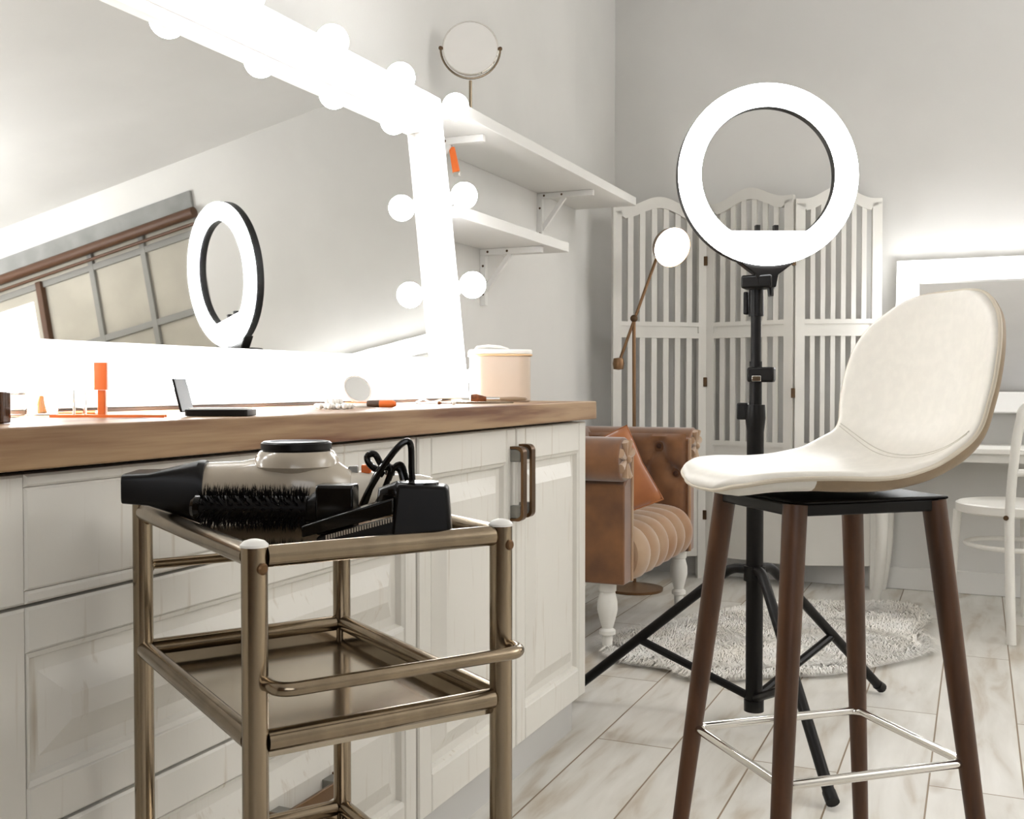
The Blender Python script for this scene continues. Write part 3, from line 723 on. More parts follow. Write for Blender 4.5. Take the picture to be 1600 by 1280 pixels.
# black under-frame
mb = MB()
fx, fy = hx * legpos(0.73), hy * legpos(0.73)
mb.box(-fx - 0.014, fx + 0.01, -fy - 0.014, fy + 0.014, 0.747, 0.752)
for sy in (1, -1): mb.box(-fx, fx, sy * fy - 0.011, sy * fy + 0.011, 0.729, 0.747)
for sx in (1, -1): mb.box(sx * fx - 0.011, sx * fx + 0.011, -fy, fy, 0.729, 0.747)
mb.build('under_frame', M_blackm, st, bevel=0.003)
MB().box(-0.06, 0.055, -0.025, 0.025, 0.722, 0.7475).build('spring_plate', M_blackm, st, bevel=0.002)
# the shell
prof = [(0.212, 0.762), (0.204, 0.770), (0.17, 0.779), (0.11, 0.779), (0.04, 0.775), (-0.03, 0.774), (-0.085, 0.777), (-0.128, 0.788), (-0.162, 0.809), (-0.186, 0.842), (-0.200, 0.889), (-0.211, 0.94), (-0.220, 0.99), (-0.227, 1.035), (-0.231, 1.070)]
def _len(pp):
    L_ = [0]
    for a_, b_ in zip(pp, pp[1:]): L_.append(L_[-1] + math.hypot(a_[0] - b_[0], a_[1] - b_[1]))
    return L_
PLEN = _len(prof); PTOT = PLEN[-1]
wkeys = [(0.0, 0.188), (0.10, 0.190), (0.30, 0.190), (0.46, 0.176), (0.58, 0.170), (0.75, 0.182), (1.0, 0.186)]
def base_w(s_):
    for (a_, wa), (b_, wb) in zip(wkeys, wkeys[1:]):
        if s_ <= b_:
            f = (s_ - a_) / (b_ - a_); f = f * f * (3 - 2 * f); return wa + (wb - wa) * f
    return wkeys[-1][1]
def half_width(s_):
    L_ = s_ * PTOT; w_ = base_w(s_)
    if L_ < 0.17: w_ *= (1 - ((0.17 - L_) / 0.17) ** 2.3) ** (1 / 2.1) if L_ > 0 else 0
    L2_ = PTOT - L_
    if L2_ < 0.17: w_ *= (1 - ((0.17 - L2_) / 0.17) ** 2.6) ** (1 / 2.3) if L2_ > 0 else 0
    return max(w_, 0.0015)
NS, NU = 97, 25
def sample(t_):
    # t_ in 0..1 is warped so that samples crowd at both ends
    L_ = t_ * PTOT; i = 0
    while i < len(prof) - 2 and PLEN[i + 1] < L_: i += 1
    f = (L_ - PLEN[i]) / (PLEN[i + 1] - PLEN[i])
    def cr(a, b, c, d, f): return 0.5 * ((2 * b) + (c - a) * f + (2 * a - 5 * b + 4 * c - d) * f * f + (3 * b - a - 3 * c + d) * f ** 3)
    g = lambda L_, i_: L_[max(0, min(len(L_) - 1, i_))]
    x = cr(*[g(prof, i + q)[0] for q in (-1, 0, 1, 2)], f); z = cr(*[g(prof, i + q)[1] for q in (-1, 0, 1, 2)], f)
    return x, z, half_width(t_)
def warp(k): return 0.5 - 0.5 * math.cos(PI * k) if True else k
def shell_pt(t_, u, off=0.0):
    x, z, w_ = sample(t_); x2, z2, _ = sample(min(1, t_ + 0.01)); x1, z1, _ = sample(max(0, t_ - 0.01))
    tx, tz = x2 - x1, z2 - z1; l = math.hypot(tx, tz); nx, nz = tz / l, -tx / l      # normal toward the sitter
    if nz < 0 and t_ < 0.5: nx, nz = -nx, -nz
    back = max(0.0, min(1.0, (t_ - 0.42) / 0.3)); back = back * back * (3 - 2 * back)
    q_ = abs(w_ * u) / 0.19; curl = (0.012 + 0.040 * back) * q_ ** 2.2
    mid = math.exp(-((t_ - 0.5) / 0.13) ** 2) * 0.030 * q_ ** 2.4
    c = curl + mid + off
    return Vector((x + nx * c, w_ * u, z + nz * c))
def shell_outline(d=0.0, n=160, inset=0.0):
    pts = []
    for i in range(NS): pts.append(shell_pt(warp(i / (NS - 1)), 1 - inset, d))
    for i in range(NS - 1, -1, -1): pts.append(shell_pt(warp(i / (NS - 1)), -1 + inset, d))
    return pts
mb = MB()
us = [math.sin((-1 + 2 * k / (NU - 1)) * PI / 2) for k in range(NU)]
def cushion(u, t_):  # roll the rim over
    e = min(1 - abs(u), 1.0); e2 = min(t_, 1 - t_) * 8
    return e, e2
TOP = [[None] * NU for _ in range(NS)]; BOT = [[None] * NU for _ in range(NS)]
for i in range(NS):
    t_ = warp(i / (NS - 1))
    for k, u in enumerate(us):
        e = (1 - abs(u)) * sample(t_)[2]; et = min(t_, 1 - t_) * PTOT
        rim = min(e, et) ; rr = 0.018
        f = 1.0 if rim > rr else math.sqrt(max(0.0, 1 - ((rr - rim) / rr) ** 2))
        TOP[i][k] = shell_pt(t_, u, 0.012 * f); BOT[i][k] = shell_pt(t_, u, -0.017 * f)
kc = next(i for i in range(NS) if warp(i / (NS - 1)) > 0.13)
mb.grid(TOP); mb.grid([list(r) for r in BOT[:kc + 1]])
ob = mb.build('seat_shell', M_leather, st, angle=80, merge=True)
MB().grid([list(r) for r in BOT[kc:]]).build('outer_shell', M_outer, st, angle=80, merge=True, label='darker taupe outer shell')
# piping along the rim
MB().tube(shell_outline(0.0, inset=0.0), 0.0034, 8, closed=True).build('piping', M_leather2, st)
# seam across the lower back
sm = [shell_pt(0.62 - 0.07 * (1 - u * u) , u, 0.0122) for u in [(-0.93 + 1.86 * k / 40) for k in range(41)]]
MB().tube(sm, 0.0009, 6).build('seam', M_thread, st)
sm = [shell_pt(0.605 - 0.07 * (1 - u * u) , u, 0.0122) for u in [(-0.93 + 1.86 * k / 40) for k in range(41)]]
MB().tube(sm, 0.0007, 6).build('seam', M_thread, st)

# ================================================================== RING LIGHT
rl = thing('ring_light', 'large glowing ring light on a black tripod stand', 'ring light', (-0.541, 2.833, 0))
PZ = lambda z0, z1, r, n='pole', m=M_blackm: MB().tube([(0, 0, z0), (0, 0, z1)], r, 20).build(n, m, rl)
PZ(0.055, 0.86, 0.0225); PZ(0.84, 0.98, 0.0165); PZ(0.96, 1.16, 0.0135)
MB().tube([(0, 0, 0.045), (0, 0, 0.075)], 0.0265, 20).build('bottom_collar', M_black, rl)
MB().tube([(0, 0, 0.395), (0, 0, 0.435)], 0.029, 20).build('leg_collar', M_black, rl)
c = MB().tube([(0, 0, 0.78), (0, 0, 0.83), (0, 0, 0.865)], [0.021, 0.027, 0.025], 20).build('clamp', M_black, rl)
MB().box(-0.048, -0.02, -0.012, 0.012, 0.825, 0.87).build('clamp_knob', M_black, c, bevel=0.004)
c = MB().box(-0.02, 0.05, -0.02, 0.018, 0.925, 0.965).build('clamp', M_black, rl, bevel=0.006)
MB().box(-0.006, 0.018, -0.0225, -0.0195, 0.927, 0.942).build('clamp_plate', M_chrome, c, bevel=0.001)
feet = [math.radians(a) for a in (58.5, -61.5, 178.5)]
RF = 0.548
for a in feet:
    d = Vector((math.cos(a), math.sin(a), 0))
    pts = [d * 0.025 + Vector((0, 0, 0.425)), d * 0.06 + Vector((0, 0, 0.425)), d * 0.10 + Vector((0, 0, 0.395)), d * RF + Vector((0, 0, 0.014))]
    pts = fillet(pts, 0.03, 4)
    lg = MB().tube(pts, 0.0135, 12).build('leg', M_blackm, rl)
    MB().tube([d * (RF - 0.02) + Vector((0, 0, 0.030)), d * (RF + 0.004) + Vector((0, 0, 0.0155))], 0.0152, 12).build('rubber_foot', M_black, lg)
    q0 = d * 0.02 + Vector((0, 0, 0.085)); fr_ = 0.50
    q1 = d * (0.10 + (RF - 0.10) * fr_) + Vector((0, 0, 0.395 - 0.381 * fr_))
    MB().tube([q0, q1], 0.0112, 10).build('brace', M_blackm, rl)
# head
nd = Vector((math.sin(math.radians(26)), -math.cos(math.radians(26)), 0)); sd = Vector((-nd.y, nd.x, 0))   # sd: right of viewer
hz = 1.462; hc0 = nd * 0.055 + Vector((0.012, 0.006, hz))
MH = Matrix.Translation(hc0) @ Matrix(((sd.x, 0, nd.x, 0), (sd.y, 0, nd.y, 0), (0, 1, 0, 0), (0, 0, 0, 1)))
RO, RI, CH = 0.2345, 0.1765, -0.146
def ring_outline(ro, ri, ch, n=96):
    rows = []
    for k in range(n):
        a = 2 * PI * k / n; ca, sa = math.cos(a), math.sin(a)
        q = ri
        if sa < 0 and ri * sa < ch: q = ch / sa
        rows.append(((ro * ca, ro * sa), (q * ca, q * sa)))
    return rows
def ring_solid(ro, ri, ch, z0, z1, rnd_=0.006):
    mb = MB(); rows = ring_outline(ro, ri, ch); n = len(rows); P = []
    for (o_, i_) in rows:
        do = Vector((o_[0], o_[1])).normalized()
        o2 = (o_[0] - do.x * rnd_, o_[1] - do.y * rnd_); i2 = (i_[0] + do.x * rnd_, i_[1] + do.y * rnd_)
        P.append([MH @ Vector((*o_, z0)), MH @ Vector((*o_, z1 - rnd_)), MH @ Vector((*o2, z1)), MH @ Vector((*i2, z1)), MH @ Vector((*i_, z1 - rnd_)), MH @ Vector((*i_, z0)), MH @ Vector((*o_, z0))])
    return mb.grid(P, closed_u=True)
ring_solid(RO, RI, CH, 0.004, 0.020).build('diffuser', M_ring, rl, merge=True)
ring_solid(RO + 0.001, RI - 0.001, CH + 0.001, -0.022, 0.0035, 0.001).build('housing', M_black, rl, merge=True)
for x in (-0.024, 0.024): MB().box(x - 0.006, x + 0.006, CH - 0.002, CH + 0.018, -0.016, 0.0, MH).build('clip_post', M_black, rl, bevel=0.001)
mb = MB(); loft_ = [(-RO - 0.006, 0.060), (-RO + 0.012, 0.085)]
prf = [(-0.075, -RO + 0.012), (-0.052, -RO - 0.006), (-0.030, -RO - 0.022), (-0.024, -RO - 0.055), (0.024, -RO - 0.055), (0.030, -RO - 0.022), (0.052, -RO - 0.006), (0.075, -RO + 0.012)]
mb.prism(prf, -0.030, 0.002, MH).build('neck', M_black, rl, bevel=0.003)
MB().tube([(0, 0, 1.10), (0, 0, 1.20)], [0.020, 0.019], 18).build('head_socket', M_black, rl)
MB().tube([(0.03, -0.02, 1.185), (0.042, -0.028, 1.175), (0.044, -0.03, 1.150)], [0.012, 0.009, 0.007], 10).build('tilt_knob', M_black, rl)
MB().box(-0.032, -0.020, -0.012, 0.012, 1.105, 1.165, Matrix()).build('lock_lever', M_black, rl, bevel=0.003)
MB().box(-0.03, 0.05, -0.055, 0.01, 1.17, 1.205).build('head_joint', M_black, rl, bevel=0.006)

# ================================================================== RUG
rug = thing('fur_rug', 'fluffy off-white fur rug on the floor under the ring light stand', 'rug', (-0.63, 3.86, 0))
def rug_r(a):
    return 1.0 + 0.07 * math.sin(3 * a + 0.6) + 0.05 * math.sin(5 * a + 2.0) + 0.03 * math.sin(9 * a)
ol = []
RA = math.radians(60)
def rugpt(a, s_=1.0):
    x, y = 0.74 * math.cos(a) * s_ * rug_r(a), 0.42 * math.sin(a) * s_ * rug_r(a)
    return (x * math.cos(RA) - y * math.sin(RA), x * math.sin(RA) + y * math.cos(RA))
ol = [rugpt(2 * PI * k / 72, 0.96) for k in range(72)]
MB().prism(ol, 0.0, 0.012).build('backing', M_fur, rug)
rnd = random.Random(11); mb = MB(); V = mb.v; Fc = mb.f
for i in range(44000):
    a = rnd.uniform(0, 2 * PI); s_ = math.sqrt(rnd.uniform(0, 1)); x, y = rugpt(a, s_ * 0.97)
    # locks fall in patches
    th = 1.7 * math.sin(x * 7 + 2 * math.sin(y * 6)) + 1.3 * math.cos(y * 8 + x * 3) + rnd.uniform(-.5, .5) + 4.4
    if s_ > 0.93: th = math.atan2(y, x) + rnd.uniform(-.6, .6)
    L_ = rnd.uniform(0.03, 0.062); dx, dy = math.cos(th), math.sin(th); w_ = rnd.uniform(0.0009, 0.0022)
    o = len(V); h1 = rnd.uniform(0.02, 0.034)
    V += [(x - dy * w_, y + dx * w_, 0.008), (x + dy * w_, y - dx * w_, 0.008),
          (x + dx * L_ * .45 + dy * w_, y + dy * L_ * .45 - dx * w_, h1), (x + dx * L_ * .45 - dy * w_, y + dy * L_ * .45 + dx * w_, h1),
          (x + dx * L_, y + dy * L_, h1 * 0.6)]
    Fc += [(o, o + 1, o + 2, o + 3), (o + 3, o + 2, o + 4)]
mb.build('fur_pile', M_fur, rug, kind='stuff', angle=180)

# ================================================================== ARMCHAIR
ac = thing('armchair', 'brown velvet rolled-arm armchair with white turned legs', 'armchair', (-1.34, 3.80, 0))
aw = dict(world=True)
XB, XFt = -1.60, -1.075
def leg_prof(): return [(0, 0), (0.018, 0), (0.021, 0.012), (0.024, 0.055), (0.022, 0.062), (0.036, 0.068), (0.036, 0.080), (0.024, 0.088), (0.034, 0.115), (0.045, 0.150), (0.044, 0.180), (0.036, 0.205), (0.034, 0.212), (0.039, 0.216), (0.040, 0.245), (0, 0.245)]
for (x, y) in ((-1.150, 3.415), (-1.105, 4.185), (-1.53, 3.415), (-1.53, 4.185)):
    MB().lathe([(r * 0.78, z) for r, z in leg_prof()], Matrix.Translation((x, y, 0)), 24).build('leg', M_whitew, ac, **aw)
# arms: panel + outward roll
def arm(yi, yo, yr, xf, s_):
    # cross-section in (y, z), extruded along x;  yi inner face, roll centre yr
    R_ = 0.075; zc = 0.668
    sec = [(yi, 0.246), (yi, 0.70)]
    a0 = 0 if s_ < 0 else 180
    for k in range(0, 15):
        a = math.radians(28 + k * 18) if s_ < 0 else math.radians(152 - k * 18)
        sec.append((yr + R_ * math.cos(a), zc + R_ * math.sin(a)))
    sec += [(yo, 0.58), (yo, 0.246)]
    Mx = Matrix(((0, 0, 1, 0), (1, 0, 0, 0), (0, 1, 0, 0), (0, 0, 0, 1)))
    a_ = MB().prism(sec, XB, xf, Mx).build('armrest', M_velvet, ac, bevel=0.012, bseg=3, **aw)
    f = [(p[0] + (0.004 if p[0] < yr else -0.004), p[1] * 0.995 + 0.002) for p in sec]
    # pleated scroll front
    mb = MB()
    for q in range(7):
        a = math.radians(20 + q * 46); d = Vector((0, math.cos(a), math.sin(a)))
        c0 = Vector((xf + 0.004, yr, zc))
        mb.tube([c0 + d * 0.012, c0 + d * 0.066], [0.008, 0.017], 10, squash=0.8)
    mb.ball((xf + 0.010, yr, zc), 0.014, 12)
    mb.build('scroll_pleats', M_velvet2, a_, **aw)
    edge = [Vector((xf + 0.001, y, z)) for y, z in ((yi, 0.25), (yi, 0.70))]
    MB().tube(edge, 0.007, 10).build('edge_trim', M_velvet2, a_, **aw)
    return a_
armN = arm(3.445, 3.365, 3.372, XFt, -1)
armF = arm(4.155, 4.235, 4.235, XFt + 0.02, 1)
# tufted inner faces (far arm and back)
def tufted(name, origin, du, dv, nn, wu, wv, bu, bv, depth):
    mb = MB(); NUU, NVV = 48, 30; rows = []
    for i in range(NUU + 1):
        row = []
        for j in range(NVV + 1):
            u, v_ = wu * i / NUU, wv * j / NVV; h = depth
            for (pu, pv) in [(a, b) for a in bu for b in [0]] and BT:
                dd = math.hypot(u - pu, v_ - pv); h -= depth * 1.1 * math.exp(-(dd / 0.035) ** 2)
            for (pu, pv, qu, qv) in FOLDS:
                lx, ly = qu - pu, qv - pv; L2_ = lx * lx + ly * ly; tt = max(0, min(1, ((u - pu) * lx + (v_ - pv) * ly) / L2_))
                dd = math.hypot(u - pu - lx * tt, v_ - pv - ly * tt); h -= depth * 0.35 * math.exp(-(dd / 0.012) ** 2)
            e = min(i, NUU - i) / 4.0; e2 = min(j, NVV - j) / 3.0; h *= min(1, e) ** .5 * min(1, e2) ** .5
            row.append(Vector(origin) + Vector(du) * u + Vector(dv) * v_ + Vector(nn) * h)
        rows.append(row)
    return mb.grid(rows)
BT = [(0.10, 0.27), (0.24, 0.27), (0.38, 0.27), (0.17, 0.16), (0.31, 0.16), (0.45, 0.16)]
FOLDS = []
for a in BT[:3]:
    for b in BT[3:]:
        if abs(a[0] - b[0]) < 0.09: FOLDS.append((*a, *b))
pd = tufted('t', (XB + 0.04, 4.156, 0.40), (1, 0, 0), (0, 0, 1), (0, -1, 0), 0.49, 0.32, [0], [0], 0.032).build('inner_padding', M_velvet, armF, **aw)
for (u, v_) in BT: MB().ball((XB + 0.04 + u, 4.150, 0.40 + v_), 0.011, 12, (1, .6, 1)).build('button', M_button, pd, **aw)
MB().box(XB, XB + 0.10, 3.445, 4.155, 0.246, 0.70).build('backrest', M_velvet, ac, bevel=0.02, bseg=3, **aw)
bk = MB().tube([(XB + 0.065, 3.40, 0.683), (XB + 0.065, 4.20, 0.683)], 0.063, 20).build('back_roll', M_velvet, ac, **aw)
# channelled seat with rounded front
mb = MB(); NX = 6; span = 0.706; wch = span / NX
for q in range(NX):
    y0 = 3.447 + q * wch; yc = y0 + wch / 2
    rows = []
    path = [(XB + 0.10, 0.425), (-1.30, 0.430), (-1.16, 0.428), (-1.09, 0.415), (-1.055, 0.385), (-1.040, 0.345), (-1.045, 0.300), (-1.065, 0.262), (-1.085, 0.250)]
    path = [(p.x, p.z) for p in smooth([(a, 0, b) for a, b in path], 3)]
    for (x, z) in path:
        row = []
        for k in range(13):
            u = -1 + 2 * k / 12; bul = 0.034 * (1 - abs(u) ** 2.0) - 0.006
            nrm = Vector((max(0, (x + 1.20) / 0.16), 0, max(0.0, (z - 0.33) / 0.09))); nrm.normalize() if nrm.length > 0 else None
            row.append(Vector((x, yc + u * wch / 2, z)) + nrm * (bul - 0.015))
        rows.append(row)
    mb.grid(rows)
for y_ in (3.4475, 4.1525): mb.add([Vector((x - 0.012, y_, z)) for (x, z) in path] + [Vector((-1.30, y_, 0.25))], [tuple(range(len(path) + 1))])
mb.build('seat_cushion', M_velvet2, ac, angle=50, **aw)
MB().box(XB + 0.05, -1.10, 3.446, 4.154, 0.246, 0.40).build('seat_base', M_velvet, ac, bevel=0.01, **aw)
# cushion
P1, P2, P0 = Vector((-1.205, 3.80, 0.765)), Vector((-1.055, 3.765, 0.500)), Vector((-1.46, 3.64, 0.625))
e1 = (P2 - P1).normalized(); e2 = (P0 - P1); e2 = (e2 - e1 * e2.dot(e1)).normalized(); e3 = e1.cross(e2)
pc = P1 + e1 * 0.155 + e2 * 0.155
Mp = Matrix(((e1.x, e2.x, e3.x, pc.x), (e1.y, e2.y, e3.y, pc.y), (e1.z, e2.z, e3.z, pc.z), (0, 0, 0, 1)))
def pillow(M, s_, th):
    mb = MB(); N_ = 22
    for sg in (1, -1):
        rows = []
        for i in range(N_ + 1):
            row = []
            for j in range(N_ + 1):
                u, v_ = -1 + 2 * i / N_, -1 + 2 * j / N_
                k = (1 - abs(u) ** 2.2) * (1 - abs(v_) ** 2.2); pin = 1 - 0.07 * (1 - abs(u * v_)) * (max(abs(u), abs(v_)))
                h = th * (max(k, 0) ** 0.42) * (1 + 0.05 * math.sin(9 * u * v_ + 3 * u))
                row.append(M @ Vector((u * s_ * pin, v_ * s_ * pin, sg * h)))
            rows.append(row)
        mb.grid(rows)
    return mb
plw = thing('throw_pillow', 'orange velvet cushion standing on its corner in the armchair', 'cushion', (pc.x, pc.y, 0.43))
pillow(Mp, 0.155, 0.052).build('cover', M_pillow, plw, world=True, angle=70, merge=True)
ol = [Mp @ Vector((0.155 * a * (1 - 0.07 * (1 - abs(a * b))), 0.155 * b * (1 - 0.07 * (1 - abs(a * b))), 0)) for a, b in [(-1, -1 + .1 * k) for k in range(20)] + [(-1 + .1 * k, 1) for k in range(20)] + [(1, 1 - .1 * k) for k in range(20)] + [(1 - .1 * k, -1) for k in range(20)]]
MB().tube(ol, 0.003, 6, closed=True).build('piping', M_pillow, plw, world=True)

# ================================================================== FLOOR LAMP
fl = thing('floor_lamp', 'slim bronze floor lamp with balanced arm and lit bowl shade behind the armchair', 'lamp', (-1.395, 4.52, 0))
MB().lathe([(0, 0), (0.125, 0), (0.127, 0.012), (0.10, 0.018), (0.03, 0.030), (0.012, 0.036), (0, 0.036)], Matrix(), 40).build('base', M_lampm, fl)
MB().tube([(0, 0, 0.03), (0.0, -0.02, 1.20)], 0.008, 14).build('pole', M_lampm, fl)
pj = Vector((0.0, -0.02, 1.21))
lat = Vector((math.cos(CY), math.sin(CY), 0))
tail = pj + lat * -0.068 + Vector((0, 0, -0.20)); tip = pj + lat * 0.118 + Vector((0, 0, 0.320))
MB().ball(pj, 0.017, 14).build('joint', M_hinge, fl)
am = MB().tube([tail, tip], 0.0068, 12).build('arm', M_lampm, fl)
MB().lathe([(0, -0.028), (0.022, -0.024), (0.026, 0), (0.022, 0.024), (0, 0.028)], Matrix.Translation(tail) , 18).build('counterweight', M_lampm, am)
hc1 = tip + lat * 0.015 + Vector((0.0, -0.02, 0.010))
aim = (lat * 0.36 + Vector((math.sin(CY), -math.cos(CY), 0)) * 0.88 + Vector((0, 0, -0.34))).normalized()
hc1 = hc1 - aim * 0.02; up_ = Vector((0, 0, 1)); xs = up_.cross(aim).normalized(); ysv = aim.cross(xs)
MS = Matrix(((xs.x, ysv.x, aim.x, hc1.x), (xs.y, ysv.y, aim.y, hc1.y), (xs.z, ysv.z, aim.z, hc1.z), (0, 0, 0, 1)))
sh = MB().lathe([(0.0, -0.004), (0.020, -0.004), (0.026, 0.012), (0.055, 0.035), (0.078, 0.068), (0.088, 0.105), (0.086, 0.105), (0.076, 0.069), (0.053, 0.038), (0.022, 0.016), (0, 0.010)], MS, 40).build('shade', M_lampm, fl)
MB().lathe([(0.018, 0.018), (0.030, 0.030), (0.0810, 0.088), (0.082, 0.092), (0.06, 0.108), (0.03, 0.116), (0, 0.118)], MS, 36).build('bulb', M_lampb, fl)
MB().tube([tip - lat * 0.02, tip + lat * 0.01], 0.013, 12).build('shade_joint', M_hinge, fl)

# ================================================================== FOLDING SCREEN
fs = thing('folding_screen', 'white three-panel folding screen with vertical slats and arched tops', 'screen', (-1.0, 4.85, 0))
hs = [Vector((-1.545, 4.64, 0)), Vector((-1.180, 4.955, 0)), Vector((-0.755, 4.86 - 0.02, 0)), Vector((-0.395, 4.975, 0))]
ztop = [(1.735, 1.70), (1.765, 1.73), (1.745, 1.75)]
def panel(a, b, zt):
    d = (b - a); wd = d.length - 0.006; ex = d.normalized(); ey = Vector((-ex.y, ex.x, 0)); o_ = a + ex * 0.003
    M = Matrix(((ex.x, ey.x, 0, o_.x), (ex.y, ey.y, 0, o_.y), (0, 0, 1, 0), (0, 0, 0, 1)))
    sw = 0.042; T_ = 0.011
    def top(x):   # arched top line
        s_ = (x / wd) * 2 - 1
        return zt + 0.055 * (0.5 + 0.5 * math.cos(PI * min(1, abs(s_) * 1.25)))
    mb = MB()
    mb.box(0, sw, -T_, T_, 0.0, zt - 0.02, M); mb.box(wd - sw, wd, -T_, T_, 0.0, zt - 0.02, M)
    Mx = M @ Matrix(((1, 0, 0, 0), (0, 0, 1, 0), (0, 1, 0, 0), (0, 0, 0, 1)))
    n = 24; xs_ = [wd * i / n for i in range(n + 1)]
    outl = [(x, top(x)) for x in xs_] + [(wd, zt - 0.02)]
    # underside of the arched rail
    inn = [(wd - sw, zt - 0.04)] + [(x, top(x) - 0.052) for x in reversed(xs_) if sw < x < wd - sw] + [(sw, zt - 0.04)]
    mb.prism(outl + inn + [(0, zt - 0.02)], -T_, T_, Mx)
    pf = mb.build('panel_frame', M_screen, fs, world=True)
    z1, z2, z3, z4 = 1.19, 1.135, 0.655, 0.60
    MB().box(sw, wd - sw, -T_, T_, z1, z1 + 0.020, M).build('rail', M_screen, pf, world=True)
    MB().box(sw, wd - sw, -T_, T_, z2, z2 + 0.024, M).build('rail', M_screen, pf, world=True)
    MB().box(sw, wd - sw, -T_, T_, z3 - 0.022, z3, M).box(sw, wd - sw, -T_ , T_, z4 - 0.03, z4, M).build('rail', M_screen, pf, world=True)
    MB().box(sw, wd - sw, -0.004, 0.004, z2 + 0.024, z1, M).build('rail_groove', M_screen, pf, world=True)
    MB().box(sw, wd - sw, -0.004, 0.004, z4, z3 - 0.022, M).build('rail_groove', M_screen, pf, world=True)
    ns = 6; pitch = (wd - 2 * sw) / (ns + 0.55)
    for i in range(ns):
        xc = sw + pitch * (i + 0.775 + 0.0)
        w2 = pitch * 0.45 / 2
        MB().box(xc - w2, xc + w2, -0.006, 0.006, z1 + 0.01, top(xc) - 0.045, M).build('slat', M_screen, pf, world=True)
        MB().box(xc - w2, xc + w2, -0.006, 0.006, z3 - 0.01, z2 + 0.005, M).build('slat', M_screen, pf, world=True)
    mb = MB().box(sw, wd - sw, -0.005, 0.005, 0.105, z4, M)
    mb.build('lower_board', M_screen, pf, world=True)
    return pf
for i in range(3): panel(hs[i], hs[i + 1], ztop[i][0] + 0.0)
for (h, z) in ((hs[1], 1.50), (hs[1], 0.93), (hs[1], 0.30), (hs[2], 1.47), (hs[2], 0.88), (hs[2], 0.28)):
    MB().box(h.x - 0.009, h.x + 0.009, h.y - 0.022, h.y - 0.013, z - 0.022, z + 0.022).build('hinge', M_hinge, fs, world=True, bevel=0.002)

# ================================================================== FAR VANITY
vm = thing('vanity_mirror', 'white-framed lit mirror on the far wall above the dressing table', 'mirror', (0.2, 4.99, 0.80))
vx0, vx1, vz0, vz1 = -0.335, 0.75, 0.800, 1.470
# hung so that it leans forward at the foot
VMx = Matrix.Translation((0, 4.905, vz0)) @ Matrix.Rotation(math.radians(-8.4), 4, 'X') @ Matrix.Translation((0, 0, -vz0))
mb = MB()
for (x0, x1, z0, z1) in ((vx0, vx1, vz0, vz0 + 0.085), (vx0, vx1, vz1 - 0.10, vz1), (vx0, vx0 + 0.095, vz0 + 0.085, vz1 - 0.10), (vx1 - 0.095, vx1, vz0 + 0.085, vz1 - 0.10)):
    mb.box(x0, x1, -0.02, 0.025, z0, z1, VMx)
mb.build('frame', M_frame, vm, world=True, bevel=0.002)
MB().box(vx0 + 0.094, vx1 - 0.094, 0.0, 0.01, vz0 + 0.084, vz1 - 0.099, VMx).build('mirror_glass', M_mirror, vm, world=True)
for (x, z) in [(vx0 + 0.05 + i * 0.197, vz1 - 0.05) for i in range(6)] + [(vx0 + 0.05, 1.24), (vx0 + 0.05, 1.06), (vx1 - 0.05, 1.24), (vx1 - 0.05, 1.06)]:
    MB().ball(VMx @ Vector((x, -0.052, z)), 0.033, 18).build('bulb', M_van, vm, world=True)
MB().box(0.1, 0.3, 4.96, 5.028, 0.95, 1.0).build('wall_hook', M_white, vm, world=True)
vt = thing('dressing_table', 'white dressing table with curved legs under the lit wall mirror', 'table', (0.15, 4.80, 0))
MB().box(-0.385, 0.80, 4.60, 5.012, 0.640, 0.662).build('table_top', M_whitew, vt, world=True, bevel=0.004)
Mx = Matrix(((1, 0, 0, 0), (0, 0, 1, 0), (0, 1, 0, 0), (0, 0, 0, 1)))
ap = [(-0.38, 0.64), (-0.38, 0.575)] + [(-0.34 + 0.10 * math.sin(math.radians(a)), 0.575 + 0.0 + 0.03 * (1 - math.cos(math.radians(a)))) for a in range(0, 91, 15)] + [(0.66, 0.605), (0.74, 0.575), (0.76, 0.575), (0.76, 0.64)]
MB().prism(ap, 4.63, 4.65, Mx).build('apron', M_whitew, vt, world=True)
for x in (-0.38, 0.74): MB().box(x, x + 0.02, 4.65, 5.0, 0.575, 0.64).build('side_apron', M_whitew, vt, world=True)
for (x, y, sx) in ((-0.365, 4.655, -1), (0.745, 4.655, 1), (-0.365, 4.985, -1), (0.745, 4.985, 1)):
    pts = [(x, y, 0.639), (x, y, 0.50), (x + 0.004, y, 0.34), (x + 0.0, y, 0.18), (x - 0.014, y, 0.06), (x - 0.022, y, 0.0)]
    MB().tube(smooth(pts, 4), [0.030 - 0.012 * i / 20 for i in range(21)], 12).build('leg', M_whitew, vt, world=True)
ch = thing('bentwood_chair', 'white bentwood chair pulled up to the dressing table', 'chair', (0.13, 4.395, 0), math.radians(35))
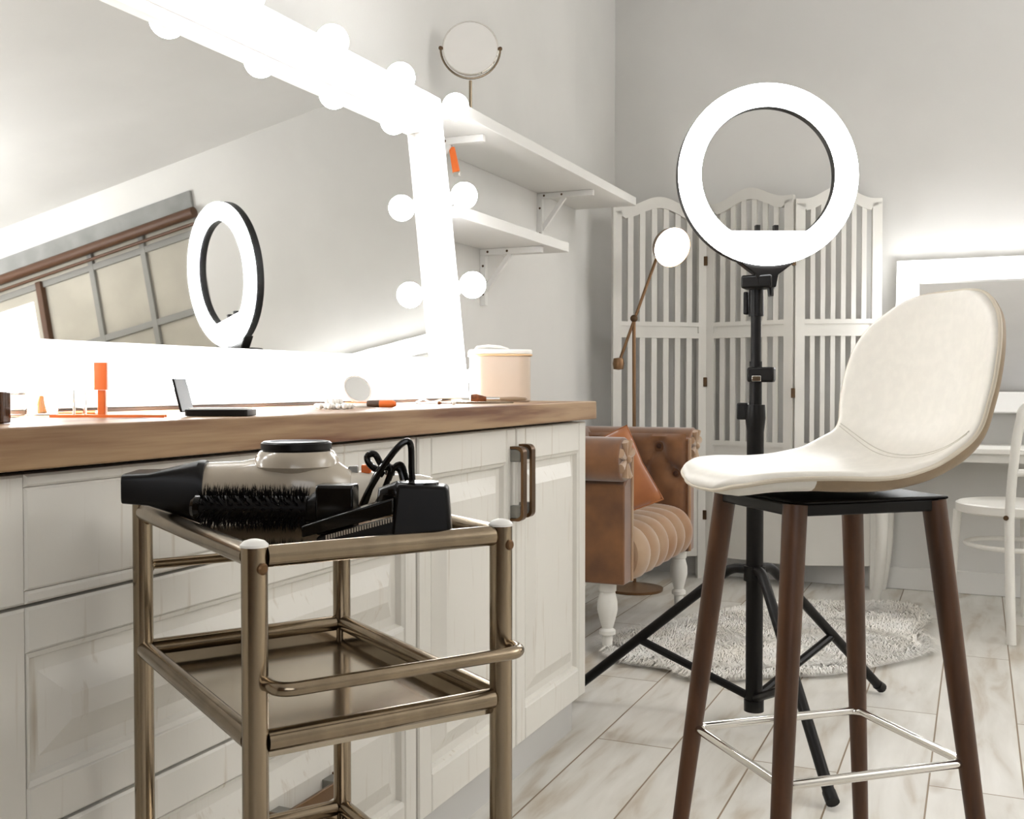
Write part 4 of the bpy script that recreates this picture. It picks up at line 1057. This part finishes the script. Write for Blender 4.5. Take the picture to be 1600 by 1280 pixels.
# local +y = forward (towards the table), x right
MB().lathe([(0, 0.435), (0.19, 0.435), (0.205, 0.442), (0.205, 0.470), (0.195, 0.475), (0.17, 0.470), (0, 0.468)], Matrix(), 44).build('seat', M_whitew, ch)
for sx in (-1, 1):
    pts = smooth([(sx * 0.18, -0.235, 0.0), (sx * 0.175, -0.215, 0.25), (sx * 0.17, -0.205, 0.47), (sx * 0.165, -0.225, 0.70), (sx * 0.160, -0.245, 0.80)], 4)
    MB().tube(pts, 0.0165, 14).build('rear_post', M_whitew, ch)
    MB().tube([(sx * 0.165, 0.155, 0.0), (sx * 0.145, 0.135, 0.436)], [0.012, 0.016], 14).build('leg', M_whitew, ch)
    MB().ball((sx * 0.18, -0.222, 0.452), 0.008, 10).build('bolt', M_hinge, ch) if False else None
MB().tube(smooth([(-0.160, -0.245, 0.79), (-0.155, -0.25, 0.83), (-0.11, -0.265, 0.855), (0, -0.28, 0.862), (0.11, -0.265, 0.855), (0.155, -0.25, 0.83), (0.160, -0.245, 0.79)], 5), 0.0165, 14).build('top_rail', M_whitew, ch)
MB().tube(smooth([(-0.166, -0.215, 0.605), (-0.08, -0.245, 0.61), (0.08, -0.245, 0.61), (0.166, -0.215, 0.605)], 5), 0.013, 12).build('back_rail', M_whitew, ch)
MB().tube([(0.168 * math.cos(a), 0.168 * math.sin(a), 0.315) for a in [2 * PI * k / 40 for k in range(40)]], 0.009, 10, closed=True).build('stretcher_ring', M_whitew, ch)
MB().tube([(-0.186, -0.207, 0.446), (-0.193, -0.215, 0.446)], 0.009, 12).build('bolt', M_hinge, ch)
# softbox outside the right edge, seen in the mirror
sx_ = thing('softbox', 'lit white softbox on a stand, mirrored at the left edge of the big mirror', 'softbox', (1.53, 3.64, 0))
Ms_ = Matrix.Translation((1.53, 3.80, 1.50))
MB().box(-0.325, 0.325, -0.205, -0.200, -0.35, 0.35, Ms_).build('diffuser', M_soft, sx_, world=True)
mb = MB(); A = [Vector((x, -0.199, z)) for x, z in ((-0.33, -0.355), (0.33, -0.355), (0.33, 0.355), (-0.33, 0.355))]; B = [Vector((x, 0.03, z)) for x, z in ((-0.07, -0.07), (0.07, -0.07), (0.07, 0.07), (-0.07, 0.07))]
mb.add([Ms_ @ v for v in A + B], [(0, 1, 5, 4), (1, 2, 6, 5), (2, 3, 7, 6), (3, 0, 4, 7), (4, 5, 6, 7), (3, 2, 1, 0)]).build('hood', M_shade2, sx_, world=True)
MB().tube([(1.53, 3.85, 0.30), (1.53, 3.85, 1.50)], 0.014).build('pole', M_black, sx_, world=True)
for a in (30, 150, 270):
    a = math.radians(a); MB().tube([(1.53, 3.85, 0.55), (1.53 + 0.4 * math.cos(a), 3.85 + 0.4 * math.sin(a), 0.012)], 0.010).build('leg', M_black, sx_, world=True)
